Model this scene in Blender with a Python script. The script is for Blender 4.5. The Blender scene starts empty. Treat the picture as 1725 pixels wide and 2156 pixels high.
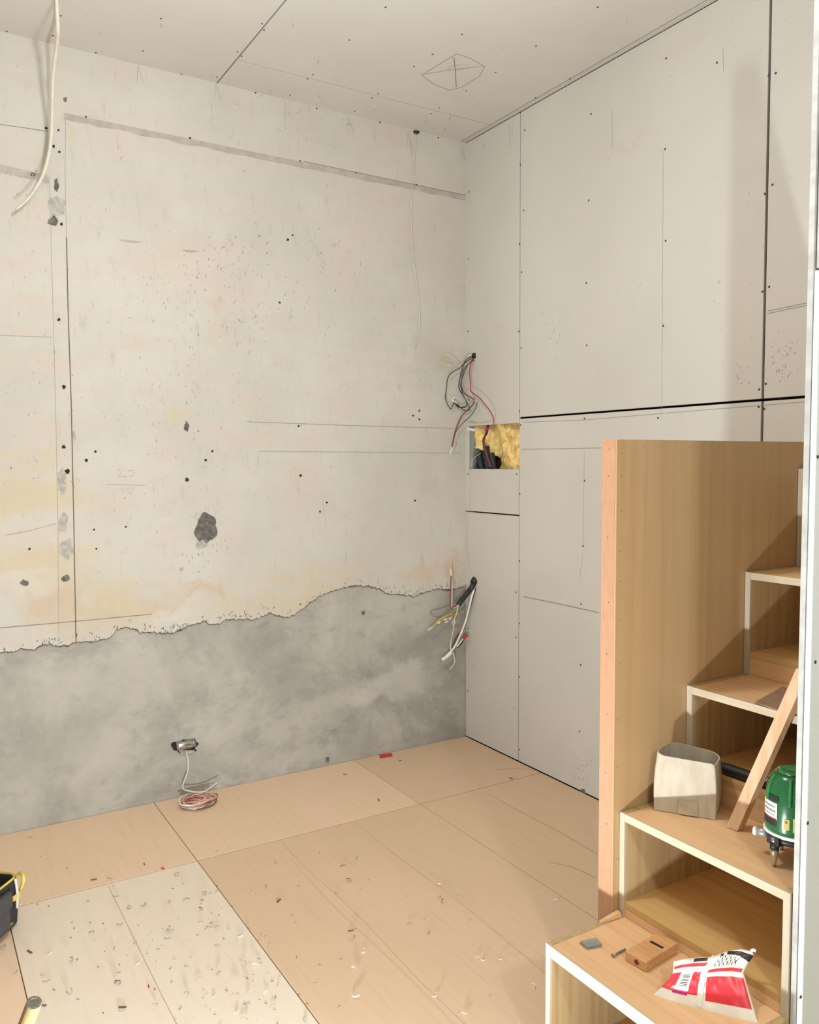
import bpy, bmesh, math, random
from mathutils import Vector, Matrix, noise as mnoise
random.seed(7)
sc = bpy.context.scene
C = sc.collection
# ------------------------------------------------------------------ camera
FPX, YAW, PIT, ROL = 1756.1275, 0.547044, 0.060178, -0.004638
CAM = Vector((-2.320768, -3.291768, 1.344144))
_f = Vector((math.sin(YAW)*math.cos(PIT), math.cos(YAW)*math.cos(PIT), -math.sin(PIT)))
_r0 = Vector((math.cos(YAW), -math.sin(YAW), 0)); _u0 = _r0.cross(_f)
_r = math.cos(ROL)*_r0 + math.sin(ROL)*_u0
_u = -math.sin(ROL)*_r0 + math.cos(ROL)*_u0
cam_d = bpy.data.cameras.new('camera'); cam = bpy.data.objects.new('camera', cam_d); C.objects.link(cam)
cam_d.sensor_fit = 'HORIZONTAL'; cam_d.sensor_width = 36.0; cam_d.lens = FPX/1725*36.0
cam_d.clip_start = 0.02; cam_d.clip_end = 50
m = Matrix.Identity(4)
for i in range(3):
    m[i][0] = _r[i]; m[i][1] = _u[i]; m[i][2] = -_f[i]; m[i][3] = CAM[i]
cam.matrix_world = m
sc.camera = cam
# ------------------------------------------------------------------ world, lights, exposure
w = bpy.data.worlds.new('world'); sc.world = w; w.use_nodes = True
bg = w.node_tree.nodes['Background']; bg.inputs[0].default_value = (0.9, 0.92, 1.0, 1); bg.inputs[1].default_value = 0.15
def light(name, loc, watts, col, size):
    d = bpy.data.lights.new(name, 'POINT'); d.energy = watts; d.color = col; d.shadow_soft_size = size
    o = bpy.data.objects.new(name, d); C.objects.link(o); o.location = loc; return o
fl = bpy.data.lights.new('floor_work_light', 'AREA'); fl.shape = 'DISK'; fl.size = 0.06; fl.energy = 41; fl.color = (0.82, 0.90, 1.0)
fo = bpy.data.objects.new('floor_work_light', fl); C.objects.link(fo); fo.location = (-1.97, -2.32, 0.09)
fo.rotation_euler = Vector((0.16, 0.68, 0.71)).to_track_quat('-Z', 'Y').to_euler()
light('ceiling_bulb', (-1.70, -1.68, 2.42), 54, (0.88, 0.93, 1.0), 0.07)
light('rear_ceiling_bulb', (-2.0, -4.3, 2.36), 92, (0.82, 0.92, 1.0), 0.07)
sc.view_settings.view_transform = 'Standard'; sc.view_settings.look = 'None'
sc.view_settings.gamma = 1.0; sc.view_settings.use_curve_mapping = False
sc.view_settings.exposure = -0.06
# ------------------------------------------------------------------ helpers
H = 2.84
YA = -0.006        # front of the plaster on the left wall
def pxdir(px, py): return _f + _r*((px-862.5)/FPX) - _u*((py-1078.0)/FPX)
def hit(px, py, ax, v):
    d = pxdir(px, py); i = 'xyz'.index(ax); return CAM + d*((v-CAM[i])/d[i])
def hitplane(px, py, p0, n):
    d = pxdir(px, py); return CAM + d*((p0-CAM).dot(n)/d.dot(n))
def on(px, py):
    """point on the room's surface and the surface normal"""
    d = pxdir(px, py); best = None
    for ax, v, n in (('y', YA, (0,-1,0)), ('x', 0.0, (-1,0,0)), ('z', 0.0, (0,0,1)), ('z', H, (0,0,-1))):
        i = 'xyz'.index(ax)
        if abs(d[i]) < 1e-9: continue
        t = (v-CAM[i])/d[i]
        if t > 0 and (best is None or t < best[0]): best = (t, Vector(n))
    return CAM + d*best[0], best[1]
def near(px, py, off):
    P, n = on(px, py); d = pxdir(px, py).normalized(); return P - d*off
def S(r, g, b):
    f = lambda c: (c/255/12.92) if c/255 <= 0.04045 else ((c/255+0.055)/1.055)**2.4
    return (f(r), f(g), f(b), 1.0)

def me_obj(name, verts, faces, mats, parent=None, midx=None, smooth=False):
    me = bpy.data.meshes.new(name); me.from_pydata([tuple(v) for v in verts], [], faces); me.update()
    if not isinstance(mats, (list, tuple)): mats = [mats]
    for mm in mats: me.materials.append(mm)
    if midx: me.polygons.foreach_set('material_index', midx)
    if smooth: me.polygons.foreach_set('use_smooth', [True]*len(me.polygons))
    return link(bpy.data.objects.new(name, me), parent)
def link(o, parent=None):
    C.objects.link(o)
    if parent is not None:
        o.parent = parent
        o.matrix_parent_inverse = Matrix.Translation(-world_loc(parent))
    return o
def world_loc(o):
    return Vector(o.get('_wl', (0, 0, 0))) if '_wl' in o else Vector((0, 0, 0))
def tag(o, label, cat, group=None, kind=None):
    if label: o['label'] = label
    if cat: o['category'] = cat
    if group: o['group'] = group
    if kind: o['kind'] = kind
    return o
EMPT = {}
def thing(name, loc, label, cat, group=None):
    o = bpy.data.objects.new(name, None); C.objects.link(o); o.location = loc; o.empty_display_size = 0.05
    EMPT[o.name] = Vector(loc)
    return tag(o, label, cat, group)
def world_loc(o): return EMPT.get(o.name, Vector((0, 0, 0)))

class MB:
    def __init__(s): s.v = []; s.f = []; s.m = []
    def add(s, vs, fs, mi=0):
        b = len(s.v); s.v += [tuple(v) for v in vs]; s.f += [tuple(i+b for i in f) for f in fs]; s.m += [mi]*len(fs)
    def box(s, a, b, mi=0):
        x0,y0,z0 = [min(a[i],b[i]) for i in range(3)]; x1,y1,z1 = [max(a[i],b[i]) for i in range(3)]
        s.add([(x0,y0,z0),(x1,y0,z0),(x1,y1,z0),(x0,y1,z0),(x0,y0,z1),(x1,y0,z1),(x1,y1,z1),(x0,y1,z1)],
              [(0,3,2,1),(4,5,6,7),(0,1,5,4),(1,2,6,5),(2,3,7,6),(3,0,4,7)], mi)
    def obox(s, o, ex, ey, ez, mi=0):
        o,ex,ey,ez = map(Vector,(o,ex,ey,ez))
        s.add([o,o+ex,o+ex+ey,o+ey,o+ez,o+ex+ez,o+ex+ey+ez,o+ey+ez],
              [(0,3,2,1),(4,5,6,7),(0,1,5,4),(1,2,6,5),(2,3,7,6),(3,0,4,7)], mi)
    def ribbon(s, pts, n, wd, mi=0, taper=False):
        pts = [Vector(p) for p in pts]; n = Vector(n); L = len(pts); vs = []
        for i, p in enumerate(pts):
            d = pts[min(i+1,L-1)] - pts[max(i-1,0)]
            if d.length < 1e-9: d = Vector((1,0,0))
            sd = d.cross(n).normalized()*wd/2
            if taper and (i == 0 or i == L-1): sd *= 0.25
            vs += [p-sd, p+sd]
        s.add(vs, [(2*i,2*i+1,2*i+3,2*i+2) for i in range(L-1)], mi)
    def tube(s, pts, r, n=8, mi=0, sub=5):
        pts = catmull([Vector(p) for p in pts], sub) if sub > 1 else [Vector(p) for p in pts]
        L = len(pts); vs = []; up = None
        for i, p in enumerate(pts):
            d = (pts[min(i+1,L-1)] - pts[max(i-1,0)])
            d = d.normalized() if d.length > 1e-9 else Vector((0,0,1))
            if up is None: up = d.orthogonal().normalized()
            up = up - d*up.dot(d)
            up = up.normalized() if up.length > 1e-6 else d.orthogonal().normalized()
            q = d.cross(up)
            rr = r(i/(L-1)) if callable(r) else r
            for k in range(n):
                a = 2*math.pi*k/n; vs.append(p + up*math.cos(a)*rr + q*math.sin(a)*rr)
        fs = [(i*n+k, i*n+(k+1)%n, (i+1)*n+(k+1)%n, (i+1)*n+k) for i in range(L-1) for k in range(n)]
        fs += [tuple(range(n))[::-1], tuple((L-1)*n+k for k in range(n))]
        s.add(vs, fs, mi)
    def lathe(s, o, prof, n=24, mi=0, axis=(0,0,1)):
        ax = Vector(axis).normalized(); a = ax.orthogonal().normalized(); b = ax.cross(a); o = Vector(o); vs = []
        for r, z in prof:
            for k in range(n):
                t = 2*math.pi*k/n; vs.append(o + ax*z + (a*math.cos(t)+b*math.sin(t))*r)
        L = len(prof)
        fs = [(i*n+k, i*n+(k+1)%n, (i+1)*n+(k+1)%n, (i+1)*n+k) for i in range(L-1) for k in range(n)]
        fs += [tuple(range(n))[::-1], tuple((L-1)*n+k for k in range(n))]
        s.add(vs, fs, mi)
    def obj(s, name, mats, parent=None, smooth=False):
        return me_obj(name, s.v, s.f, mats, parent, s.m, smooth)
def catmull(p, sub):
    if len(p) < 3: return p
    q = [p[0]*2-p[1]] + p + [p[-1]*2-p[-2]]; out = []
    for i in range(1, len(q)-2):
        for k in range(sub):
            t = k/sub; a,b,c,d = q[i-1],q[i],q[i+1],q[i+2]
            out.append(0.5*((2*b)+(c-a)*t+(2*a-5*b+4*c-d)*t*t+(3*b-a-3*c+d)*t**3))
    return out + [p[-1]]
def bevel(o, wd, seg=2):
    b = o.modifiers.new('bevel', 'BEVEL'); b.width = wd; b.segments = seg; b.limit_method = 'ANGLE'; return o
def boxo(name, a, b, mat, parent=None, bv=0):
    mb = MB(); mb.box(a, b); o = mb.obj(name, mat, parent)
    if bv: bevel(o, bv)
    return o
# ------------------------------------------------------------------ materials
def newmat(name, rough=0.8, metal=0.0):
    mt = bpy.data.materials.new(name); mt.use_nodes = True; nt = mt.node_tree; b = nt.nodes['Principled BSDF']
    b.inputs['Roughness'].default_value = rough; b.inputs['Metallic'].default_value = metal
    return mt, nt, b
def tc(nt, scale=(1,1,1), loc=(0,0,0)):
    t = nt.nodes.new('ShaderNodeTexCoord'); mp = nt.nodes.new('ShaderNodeMapping')
    mp.inputs['Scale'].default_value = scale; mp.inputs['Location'].default_value = loc
    nt.links.new(t.outputs['Object'], mp.inputs['Vector']); return mp.outputs[0]
def noise(nt, vec, scale, detail=4, rough=0.55, dist=0.0):
    n = nt.nodes.new('ShaderNodeTexNoise'); n.inputs['Scale'].default_value = scale; n.inputs['Detail'].default_value = detail
    n.inputs['Roughness'].default_value = rough; n.inputs['Distortion'].default_value = dist
    nt.links.new(vec, n.inputs['Vector']); return n.outputs['Fac']
def ramp(nt, fac, lo, hi, a=0.0, b=1.0):
    r = nt.nodes.new('ShaderNodeMapRange'); r.interpolation_type = 'SMOOTHSTEP'
    r.inputs['From Min'].default_value = lo; r.inputs['From Max'].default_value = hi
    r.inputs['To Min'].default_value = a; r.inputs['To Max'].default_value = b
    nt.links.new(fac, r.inputs['Value']); return r.outputs[0]
def mix(nt, fac, a, b, mode='MIX'):
    x = nt.nodes.new('ShaderNodeMix'); x.data_type = 'RGBA'; x.blend_type = mode
    for sock, v in ((x.inputs[0], fac), (x.inputs[6], a), (x.inputs[7], b)):
        if isinstance(v, (int, float)): sock.default_value = v
        elif isinstance(v, tuple): sock.default_value = v
        else: nt.links.new(v, sock)
    return x.outputs[2]
def math_(nt, op, a, b=None):
    n = nt.nodes.new('ShaderNodeMath'); n.operation = op
    for i, v in enumerate((a, b)):
        if v is None: continue
        if isinstance(v, (int, float)): n.inputs[i].default_value = v
        else: nt.links.new(v, n.inputs[i])
    return n.outputs[0]
def bump(nt, b, h, strength=0.2, dist=0.002):
    n = nt.nodes.new('ShaderNodeBump'); n.inputs['Strength'].default_value = strength; n.inputs['Distance'].default_value = dist
    nt.links.new(h, n.inputs['Height']); nt.links.new(n.outputs[0], b.inputs['Normal'])
def plain(name, col, rough=0.7, metal=0.0, var=0.12, scale=30):
    mt, nt, b = newmat(name, rough, metal); v = tc(nt)
    f = noise(nt, v, scale, 3); d = tuple(c*(1-var) for c in col[:3]) + (1,); l = tuple(min(1, c*(1+var)) for c in col[:3]) + (1,)
    nt.links.new(mix(nt, ramp(nt, f, .3, .7), d, l), b.inputs['Base Color']); return mt
def blobs(nt, col, lst):
    """stains and tone patches with a shape of their own: (x,y,z, rx,ry,rz, colour, strength)"""
    t = nt.nodes.new('ShaderNodeTexCoord')
    nn = nt.nodes.new('ShaderNodeTexNoise'); nn.inputs['Scale'].default_value = 9; nn.inputs['Detail'].default_value = 5; nn.inputs['Roughness'].default_value = .65
    nt.links.new(t.outputs['Object'], nn.inputs['Vector'])
    dd = nt.nodes.new('ShaderNodeVectorMath'); dd.operation = 'MULTIPLY_ADD'; dd.inputs[1].default_value = (.30,.30,.30); dd.inputs[2].default_value = (-.15,-.15,-.15)
    nt.links.new(nn.outputs['Color'], dd.inputs[0])
    ad = nt.nodes.new('ShaderNodeVectorMath'); ad.operation = 'ADD'
    nt.links.new(t.outputs['Object'], ad.inputs[0]); nt.links.new(dd.outputs[0], ad.inputs[1])
    for x,y,z,rx,ry,rz,c,s in lst:
        q = nt.nodes.new('ShaderNodeVectorMath'); q.operation = 'MULTIPLY_ADD'
        q.inputs[1].default_value = (1/rx,1/ry,1/rz); q.inputs[2].default_value = (-x/rx,-y/ry,-z/rz)
        nt.links.new(ad.outputs[0], q.inputs[0])
        l = nt.nodes.new('ShaderNodeVectorMath'); l.operation = 'LENGTH'; nt.links.new(q.outputs[0], l.inputs[0])
        col = mix(nt, ramp(nt, l.outputs['Value'], .25, 1.2, s*.72, 0.0), col, c)
    return col
def wood(name, c1, c2, axis='z', freq=60, stretch=0.03, rough=0.62, band=0.0, big=0.5):
    """c1 base, c2 grain colour; axis = grain direction"""
    mt, nt, b = newmat(name, rough)
    sc3 = [1,1,1]; sc3['xyz'.index(axis)] = stretch
    v = tc(nt, tuple(sc3))
    g = noise(nt, v, freq, 5, .6, .3); g2 = noise(nt, tc(nt, tuple(1 if s == 1 else .12 for s in sc3)), 5, 4, .6, .8)
    fac = math_(nt, 'MULTIPLY', ramp(nt, g, .35, .75), .7)
    col = mix(nt, fac, c1, c2)
    d = tuple(c*.86 for c in c1[:3]) + (1,)
    col = mix(nt, math_(nt, 'MULTIPLY', ramp(nt, g2, .45, .75), big), col, mix(nt, .5, d, c2))
    nt.links.new(col, b.inputs['Base Color']); bump(nt, b, g, .12, .0006)
    return mt
def px_blob(px, py, rx, rz, col, s):
    P = hit(px, py, 'y', 0); k = 1/ (FPX/(P-CAM).dot(_f)); return (P.x, 0, P.z, rx*k*1.15, 1.0, rz*k, col, s)

# plaster of the left wall
M = {}
mt, nt, b = newmat('plaster', 0.88); v = tc(nt)
c = mix(nt, ramp(nt, noise(nt, v, 1.6, 5, .6), .35, .7), S(195,188,174), S(184,177,164))
c = mix(nt, ramp(nt, noise(nt, tc(nt, (1,1,3)), 4.0, 6, .65), .46, .68, 0, .8), c, S(193,179,164))
c = mix(nt, ramp(nt, noise(nt, tc(nt, (3,1,.6)), 14, 6, .7), .54, .78, 0, .5), c, S(152,143,129))
OR = S(191,153,110); YE = S(195,176,134); WH = S(202,196,184); GY = S(160,153,141)
c = blobs(nt, c, [px_blob(60,1045,130,55,YE,.75), px_blob(60,965,90,25,YE,.5), px_blob(80,1190,130,75,YE,.7), px_blob(120,1275,55,70,OR,.55),
    px_blob(60,1230,60,30,WH,.6), px_blob(250,1290,140,40,YE,.6), px_blob(330,1275,40,50,OR,.35), px_blob(240,1250,60,60,YE,.5), px_blob(425,1245,55,20,OR,.6),
    px_blob(478,1248,18,28,OR,.6), px_blob(370,1295,60,26,WH,.8), px_blob(590,1270,190,32,YE,.55), px_blob(650,1215,120,22,YE,.5), px_blob(885,1203,55,22,OR,.4),
    px_blob(957,1195,24,40,OR,.7), px_blob(463,650,18,26,OR,.4), px_blob(445,697,10,26,YE,.6), px_blob(378,880,38,9,YE,.7), px_blob(146,275,9,24,YE,.9),
    px_blob(400,560,160,70,S(193,176,160),.5), px_blob(850,430,200,160,S(191,177,162),.45), px_blob(900,760,60,90,GY,.35), px_blob(900,1010,25,60,GY,.3), px_blob(520,330,260,70,S(191,183,167),.4)])
nt.links.new(c, b.inputs['Base Color']); bump(nt, b, noise(nt, tc(nt), 26, 6, .65), .35, .003); M['plaster'] = mt
# cement
mt, nt, b = newmat('cement', 0.85); v = tc(nt)
c = mix(nt, ramp(nt, noise(nt, v, 2.2, 6, .62, .6), .34, .68), S(146,141,130), S(178,171,157))
c = mix(nt, ramp(nt, noise(nt, tc(nt, (1,1,1.6)), 8, 6, .7, .5), .5, .75, 0, .55), c, S(126,122,113))
c = mix(nt, ramp(nt, noise(nt, tc(nt), 22, 7, .75, .6), .45, .75, 0, .35), c, S(188,182,170))
c = blobs(nt, c, [px_blob(830,1440,120,42,S(200,192,180),.55), px_blob(760,1470,60,30,S(202,194,180),.45), px_blob(640,1590,90,30,S(190,184,170),.5), px_blob(900,1560,120,40,S(120,118,110),.5),
    px_blob(880,1350,90,50,S(128,125,116),.5), px_blob(560,1380,120,60,S(134,130,120),.45), px_blob(250,1440,300,90,S(190,181,164),.55), px_blob(150,1600,200,90,S(180,171,154),.5), px_blob(420,1600,50,40,S(150,142,130),.5)])  # pale and dark patches, with broad tones lighter towards the left
nt.links.new(c, b.inputs['Base Color']); bump(nt, b, noise(nt, tc(nt), 18, 7, .7), .3, .004); M['cement'] = mt
# gypsum board
def gyp(name, a, bb, stains=()):
    mt, nt, b = newmat(name, 0.9); v = tc(nt)
    c = mix(nt, ramp(nt, noise(nt, v, 1.3, 4, .55), .35, .7), a, bb)
    c = mix(nt, ramp(nt, noise(nt, tc(nt, (2,2,.5)), 9, 6, .7), .62, .82, 0, .25), c, S(180,172,158))
    if stains: c = blobs(nt, c, stains)
    nt.links.new(c, b.inputs['Base Color']); bump(nt, b, noise(nt, tc(nt), 90, 3, .6), .08, .0006); return mt
def bl(px, py, r, rz, col, s):
    P = hit(px, py, 'x', 0); k = (P-CAM).dot(_f)/FPX; return (0, P.y, P.z, 1.0, r*k*1.6, rz*k, col, s)
M['gyp_wall'] = gyp('gypsum_board', S(200,193,180), S(194,187,175), [bl(1320,300,40,14,S(194,174,154),.5), bl(1440,90,60,30,S(196,180,162),.4)])
M['gyp_ceil'] = gyp('gypsum_ceiling', S(207,201,190), S(201,195,184))
M['gyp_cool'] = gyp('cool_tint_board', S(222,229,226), S(216,224,221))  # cool light on the partition's near face put into the board colour
M['gyp_edge'] = plain('gypsum_edge', S(190,189,182), .9)
M['void'] = plain('dark_void', S(58,44,32), .9)
# floor plywood: strips of veneer along y
def plyfloor(name, cols, dark, w=0.297, x0=-1.51):
    mt, nt, b = newmat(name, 0.55)
    t = nt.nodes.new('ShaderNodeTexCoord'); sp = nt.nodes.new('ShaderNodeSeparateXYZ'); nt.links.new(t.outputs['Object'], sp.inputs[0])
    st = math_(nt, 'FLOOR', math_(nt, 'DIVIDE', math_(nt, 'SUBTRACT', sp.outputs[0], x0), w))
    wn = nt.nodes.new('ShaderNodeTexWhiteNoise'); wn.noise_dimensions = '1D'; nt.links.new(math_(nt, 'ADD', st, 40.5), wn.inputs['W'])
    c = mix(nt, wn.outputs['Value'], cols[0], cols[1])
    c = mix(nt, ramp(nt, noise(nt, tc(nt, (1,.35,1)), 2.5, 4, .6, .5), .35, .7, 0, .75), c, cols[2])
    g = noise(nt, tc(nt, (1,.05,1)), 70, 5, .6, .4)
    c = mix(nt, ramp(nt, g, .5, .8, 0, .22), c, dark)
    g2 = noise(nt, tc(nt, (1,.12,1)), 9, 5, .6, 1.6)
    c = mix(nt, ramp(nt, g2, .60, .78, 0, .16), c, dark)
    nt.links.new(c, b.inputs['Base Color']); bump(nt, b, g, .1, .0005); return mt
M['ply_warm'] = plyfloor('plywood_warm', (S(236,205,175), S(232,203,167), S(237,203,175)), S(190,152,120))  # back row's base tone lifted to make up for weak light there
M['ply_warm2'] = plyfloor('plywood_tan', (S(220,192,156), S(224,192,160), S(218,188,152)), S(182,144,112))
M['ply_pale'] = plyfloor('plywood_pale', (S(234,220,196), S(235,217,194), S(237,222,200)), S(206,188,158))
M['subfloor'] = plain('subfloor', S(132,98,70), .9)
# woods
M['tan'] = wood('tan_plywood', S(188,154,110), S(176,140,96), 'z', 40, .02, .5, big=.25)
M['peach'] = wood('peach_ply_edge', S(188,143,110), S(176,130,96), 'z', 90, .3, .7, big=.3)
M['tread'] = wood('tread_plywood', S(226,184,136), S(208,162,112), 'y', 50, .04, .55, big=.45)
M['pale'] = wood('pale_edge_wood', S(202,186,158), S(186,166,134), 'y', 120, .05, .7, big=.3)
M['palez'] = wood('pale_upright_wood', S(196,182,158), S(182,164,136), 'z', 120, .05, .7, big=.3)
M['inner'] = wood('inner_plywood', S(190,164,120), S(160,128,82), 'z', 70, .02, .6, big=.5)
M['shelf'] = wood('shelf_plywood', S(206,168,108), S(184,142,86), 'y', 50, .04, .55, big=.4)
M['batten'] = wood('batten_wood', S(226,188,150), S(196,150,110), 'z', 60, .06, .6)
M['block'] = wood('block_wood', S(214,164,112), S(190,134,84), 'y', 70, .08, .5)
M['pole'] = wood('handle_wood', S(136,116,76), S(112,92,56), 'z', 60, .05, .45)
M['pole_end'] = plain('handle_end_grain', S(120,112,96), .8, var=.3, scale=300)
M['screw'] = plain('screw_dark', S(62,56,50), .6)
M['steel'] = plain('steel', S(150,150,146), .35, .8)
M['galv'] = plain('galvanised', S(164,166,160), .4, .5)
M['chrome'] = plain('chrome', S(200,200,196), .18, 1.0)
M['pencil'] = plain('pencil', S(150,143,132), .9)
M['pencil_dark'] = plain('pencil_dark', S(126,118,107), .9)
M['seam'] = plain('seam_dark', S(104,94,80), .9)
M['scuff'] = plain('scuff_grey', S(140,130,117), .9); M['scuff_red'] = plain('scuff_red', S(168,118,98), .9); M['scuff_dk'] = plain('scuff_dark', S(84,72,60), .9)
M['hole'] = plain('hole_dark', S(44,38,32), .95)
M['mortar'] = plain('mortar_dark', S(104,98,90), .95, var=.35, scale=60)
M['mortar_lt'] = plain('mortar_light', S(168,161,150), .95, var=.16, scale=60)
M['putty'] = plain('putty_strip', S(170,160,147), .95, var=.10, scale=25)
M['crumb'] = plain('plaster_break', S(112,102,88), .95, var=.45, scale=60)
M['veneer'] = plain('veneer_seam', S(196,162,128), .8)
M['white_pl'] = plain('white_plastic', S(236,232,222), .45, var=.04)
M['cream_pl'] = plain('cream_plastic', S(204,196,178), .5, var=.06)
M['red_pl'] = plain('red_plastic', S(206,36,48), .45)
M['pink_pl'] = plain('pink_plastic', S(226,150,138), .5)
M['dkred_pl'] = plain('dark_red_plastic', S(122,42,46), .5)
M['rose_pl'] = plain('rose_wire', S(168,62,70), .5)
M['blk_pl'] = plain('black_plastic', S(34,34,36), .45)
M['blue_pl'] = plain('blue_black_plastic', S(40,46,66), .45)
M['green_pl'] = plain('green_wire', S(46,92,76), .45)
M['yel_pl'] = plain('yellow_wire', S(206,168,88), .5)
M['hose'] = plain('black_conduit', S(40,42,42), .5)
M['yellow_trim'] = plain('yellow_trim', S(206,180,84), .6)
M['fabric'] = plain('black_fabric', S(40,38,38), .85, var=.3, scale=200)
M['fabric2'] = plain('grey_black_fabric', S(64,62,62), .8, var=.2, scale=200)
M['paper'] = plain('offcut_veneer', S(150,118,92), .8, var=.15, scale=40)
M['shaving'] = plain('shaving', S(150,136,118), .85); M['shaving_w'] = plain('shaving_pale', S(206,192,172), .85); M['shaving_d'] = plain('shaving_dark', S(118,86,66), .85)
mt, nt, b = newmat('mineral_wool', .95)
f = noise(nt, tc(nt), 26, 6, .7, .8)
c = mix(nt, ramp(nt, f, .3, .65), S(206,150,72), S(250,226,150)); c = mix(nt, ramp(nt, noise(nt, tc(nt), 60, 5, .7), .64, .78, 0, .8), c, S(110,60,22))
nt.links.new(c, b.inputs['Base Color']); bump(nt, b, noise(nt, tc(nt), 90, 5, .7), .6, .006); M['wool'] = mt
mt, nt, b = newmat('cardboard', .85)
c = mix(nt, ramp(nt, noise(nt, tc(nt, (1,1,.3)), 60, 4), .35, .7), S(190,178,156), S(180,166,142))
nt.links.new(c, b.inputs['Base Color']); M['card'] = mt
M['card_in'] = plain('cardboard_inside', S(150,126,94), .85); M['card_tape'] = plain('clear_tape', S(182,166,140), .3)
# laser green with a fine chequer relief
mt, nt, b = newmat('laser_green', .22)
ck = nt.nodes.new('ShaderNodeTexChecker'); ck.inputs['Scale'].default_value = 420; nt.links.new(tc(nt), ck.inputs['Vector'])
nt.links.new(mix(nt, ck.outputs['Fac'], S(20,78,42), S(36,108,60)), b.inputs['Base Color']); M['lgreen'] = mt
M['lgreen2'] = plain('laser_green_smooth', S(48,116,66), .18)

# ------------------------------------------------------------------ the room: structure
XL, YB = -4.2, -5.2
def struct(o, label=None):
    o['kind'] = 'structure'
    if label: o['label'] = label
    return o
# floor
floor = struct(boxo('floor', (XL,YB,-0.12), (0.1,0.15,-0.019), M['subfloor']), 'pinkish plywood sheet floor of the unfinished room')
g = 0.0012
xs = [XL, -2.40, -1.51, -0.62, 0.0]
sheets = [(XL,-2.395,-.57,0,'ply_warm'), (-2.395,-1.51,-.57,0,'ply_warm'), (-1.51,-.62,-.57,0,'ply_warm'), (-.62,-.001,-.57,0,'ply_warm2'),
          (XL,-2.096,YB,-.57,'ply_warm'), (-2.096,-1.51,-2.99,-.57,'ply_pale'), (-1.51,-.62,-2.99,-.57,'ply_warm2'), (-.62,-.001,-2.99,-.57,'ply_warm2'),
          (-2.096,-1.51,YB,-2.99,'ply_pale'), (-1.51,-.62,YB,-2.99,'ply_warm2'), (-.62,-.001,YB,-2.99,'ply_warm2')]
for x0,x1,y0,y1,mm in sheets:
    bevel(boxo('plywood_sheet', (x0+g,y0+.0025,-.018), (x1-g,y1-(.0025 if y1 < 0 else .002),0), M[mm], floor), .0012, 1)
mb = MB()
for pts in ([(228,1865),(294,2000),(345,2104),(372,2156)], ):
    mb.ribbon([hit(x,y,'z',.0004) for x,y in pts], (0,0,1), .0018)
for x,y0,y1,wv in ((-1.213,-.575,-1.85,.0014), (-.915,-.575,-2.1,.0014), (-.33,-.62,-1.6,.003), (-1.24,-.8,-2.4,.001)):
    mb.ribbon([(x+.006*math.sin(5*t),y0+(y1-y0)*t/8,.0004) for t in range(9)], (0,0,1), wv)
mb.ribbon([hit(x,y,'z',.0004) for x,y in ((1045,1621),(1070,1618),(1100,1618),(1130,1622))], (0,0,1), .005)
mb.ribbon([hit(x,y,'z',.0004) for x,y in ((1158,1815),(1205,1825),(1255,1848))], (0,0,1), .004)
mb.obj('veneer_seam', M['veneer'], floor)
# ceiling
ceil = struct(boxo('ceiling', (XL,YB,H+.03), (0.1,0.15,H+.12), M['void']), 'pale gypsum board ceiling with dark board joints')
cg = .0032
for x0,x1,y0,y1 in [(-2.395,-1.2,-1.3,0), (XL,-2.395,-1.3,0), (-1.2,-.024,-.228,0), (-1.2,-.024,-2.65,-.228), (-2.395,-1.2,-3.7,-1.3), (XL,-2.395,-3.7,-1.3), (-1.2,-.024,YB,-2.65), (-2.395,-1.2,YB,-3.7), (XL,-2.395,YB,-3.7)]:
    gx1 = cg if x1 > -1.3 else .001; gx0 = cg if abs(x0+1.2) < .01 else .001
    gy = .0024 if abs(y1+.228) < .01 else .001; gy0 = .0024 if abs(y0+.228) < .01 else .001
    boxo('ceiling_board', (x0+gx0,y0+gy0,H), (x1-gx1,y1-(gy if y1 < 0 else 0),H+.012), M['gyp_ceil'], ceil)
boxo('ceiling_board', (-.0205,YB,H-.002), (0,0,H+.012), M['gyp_wall'], ceil)
# left wall (seen at the back): cement below, plaster skin above with a broken lower edge
wl = struct(boxo('wall_left', (XL,0,-.1), (.1,.15,H+.1), M['cement']), 'old plaster wall broken away to grey cement at the bottom')
edge = [(-700,1500),(-200,1405),(0,1373),(20,1375),(45,1366),(70,1370),(90,1358),(105,1358),(120,1362),(140,1360),(160,1353),(195,1352),(230,1344),(245,1328),(265,1321),(282,1325),(295,1333),(320,1332),(340,1335),(365,1333),(385,1325),(400,1317),(420,1313),(430,1307),(440,1316),(460,1314),(475,1305),(500,1305),(520,1303),(530,1306),(545,1302),(570,1290),(580,1297),(600,1300),(615,1298),(640,1280),(670,1257),(700,1245),(725,1238),(750,1234),(775,1236),(800,1241),(812,1250),(830,1252),(850,1253),(870,1256),(890,1250),(905,1245),(920,1240),(940,1244),(960,1240),(982,1232)]
e3 = []
for x, y in edge:
    P = hit(x, y, 'y', 0); e3.append((P.x, P.z))
e3[0] = (XL, e3[1][1]); e3[-1] = (0.0, e3[-1][1])
fine = []
for (xa,za),(xb,zb) in zip(e3, e3[1:]):
    n = max(1, int((xb-xa)/.006))
    for k in range(n):
        t = k/n; x = xa+(xb-xa)*t
        fine.append((x, za+(zb-za)*t + .007*mnoise.noise((x*90,0,3)) + .006*mnoise.noise((x*260,5,3))))
fine.append(e3[-1])
vs = []; fs = []; mi = []
for x, z in fine:
    j = .5+.5*mnoise.noise((x*120,9,1))
    j2 = max(0.0, mnoise.noise((x*14,2,7)))
    vs += [(x,YA,H), (x,YA,z+.002+.022*j*j2+.004*j), (x,-.0045,z+.0008), (x,.0,z-.001-.006*j*j2)]
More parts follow.
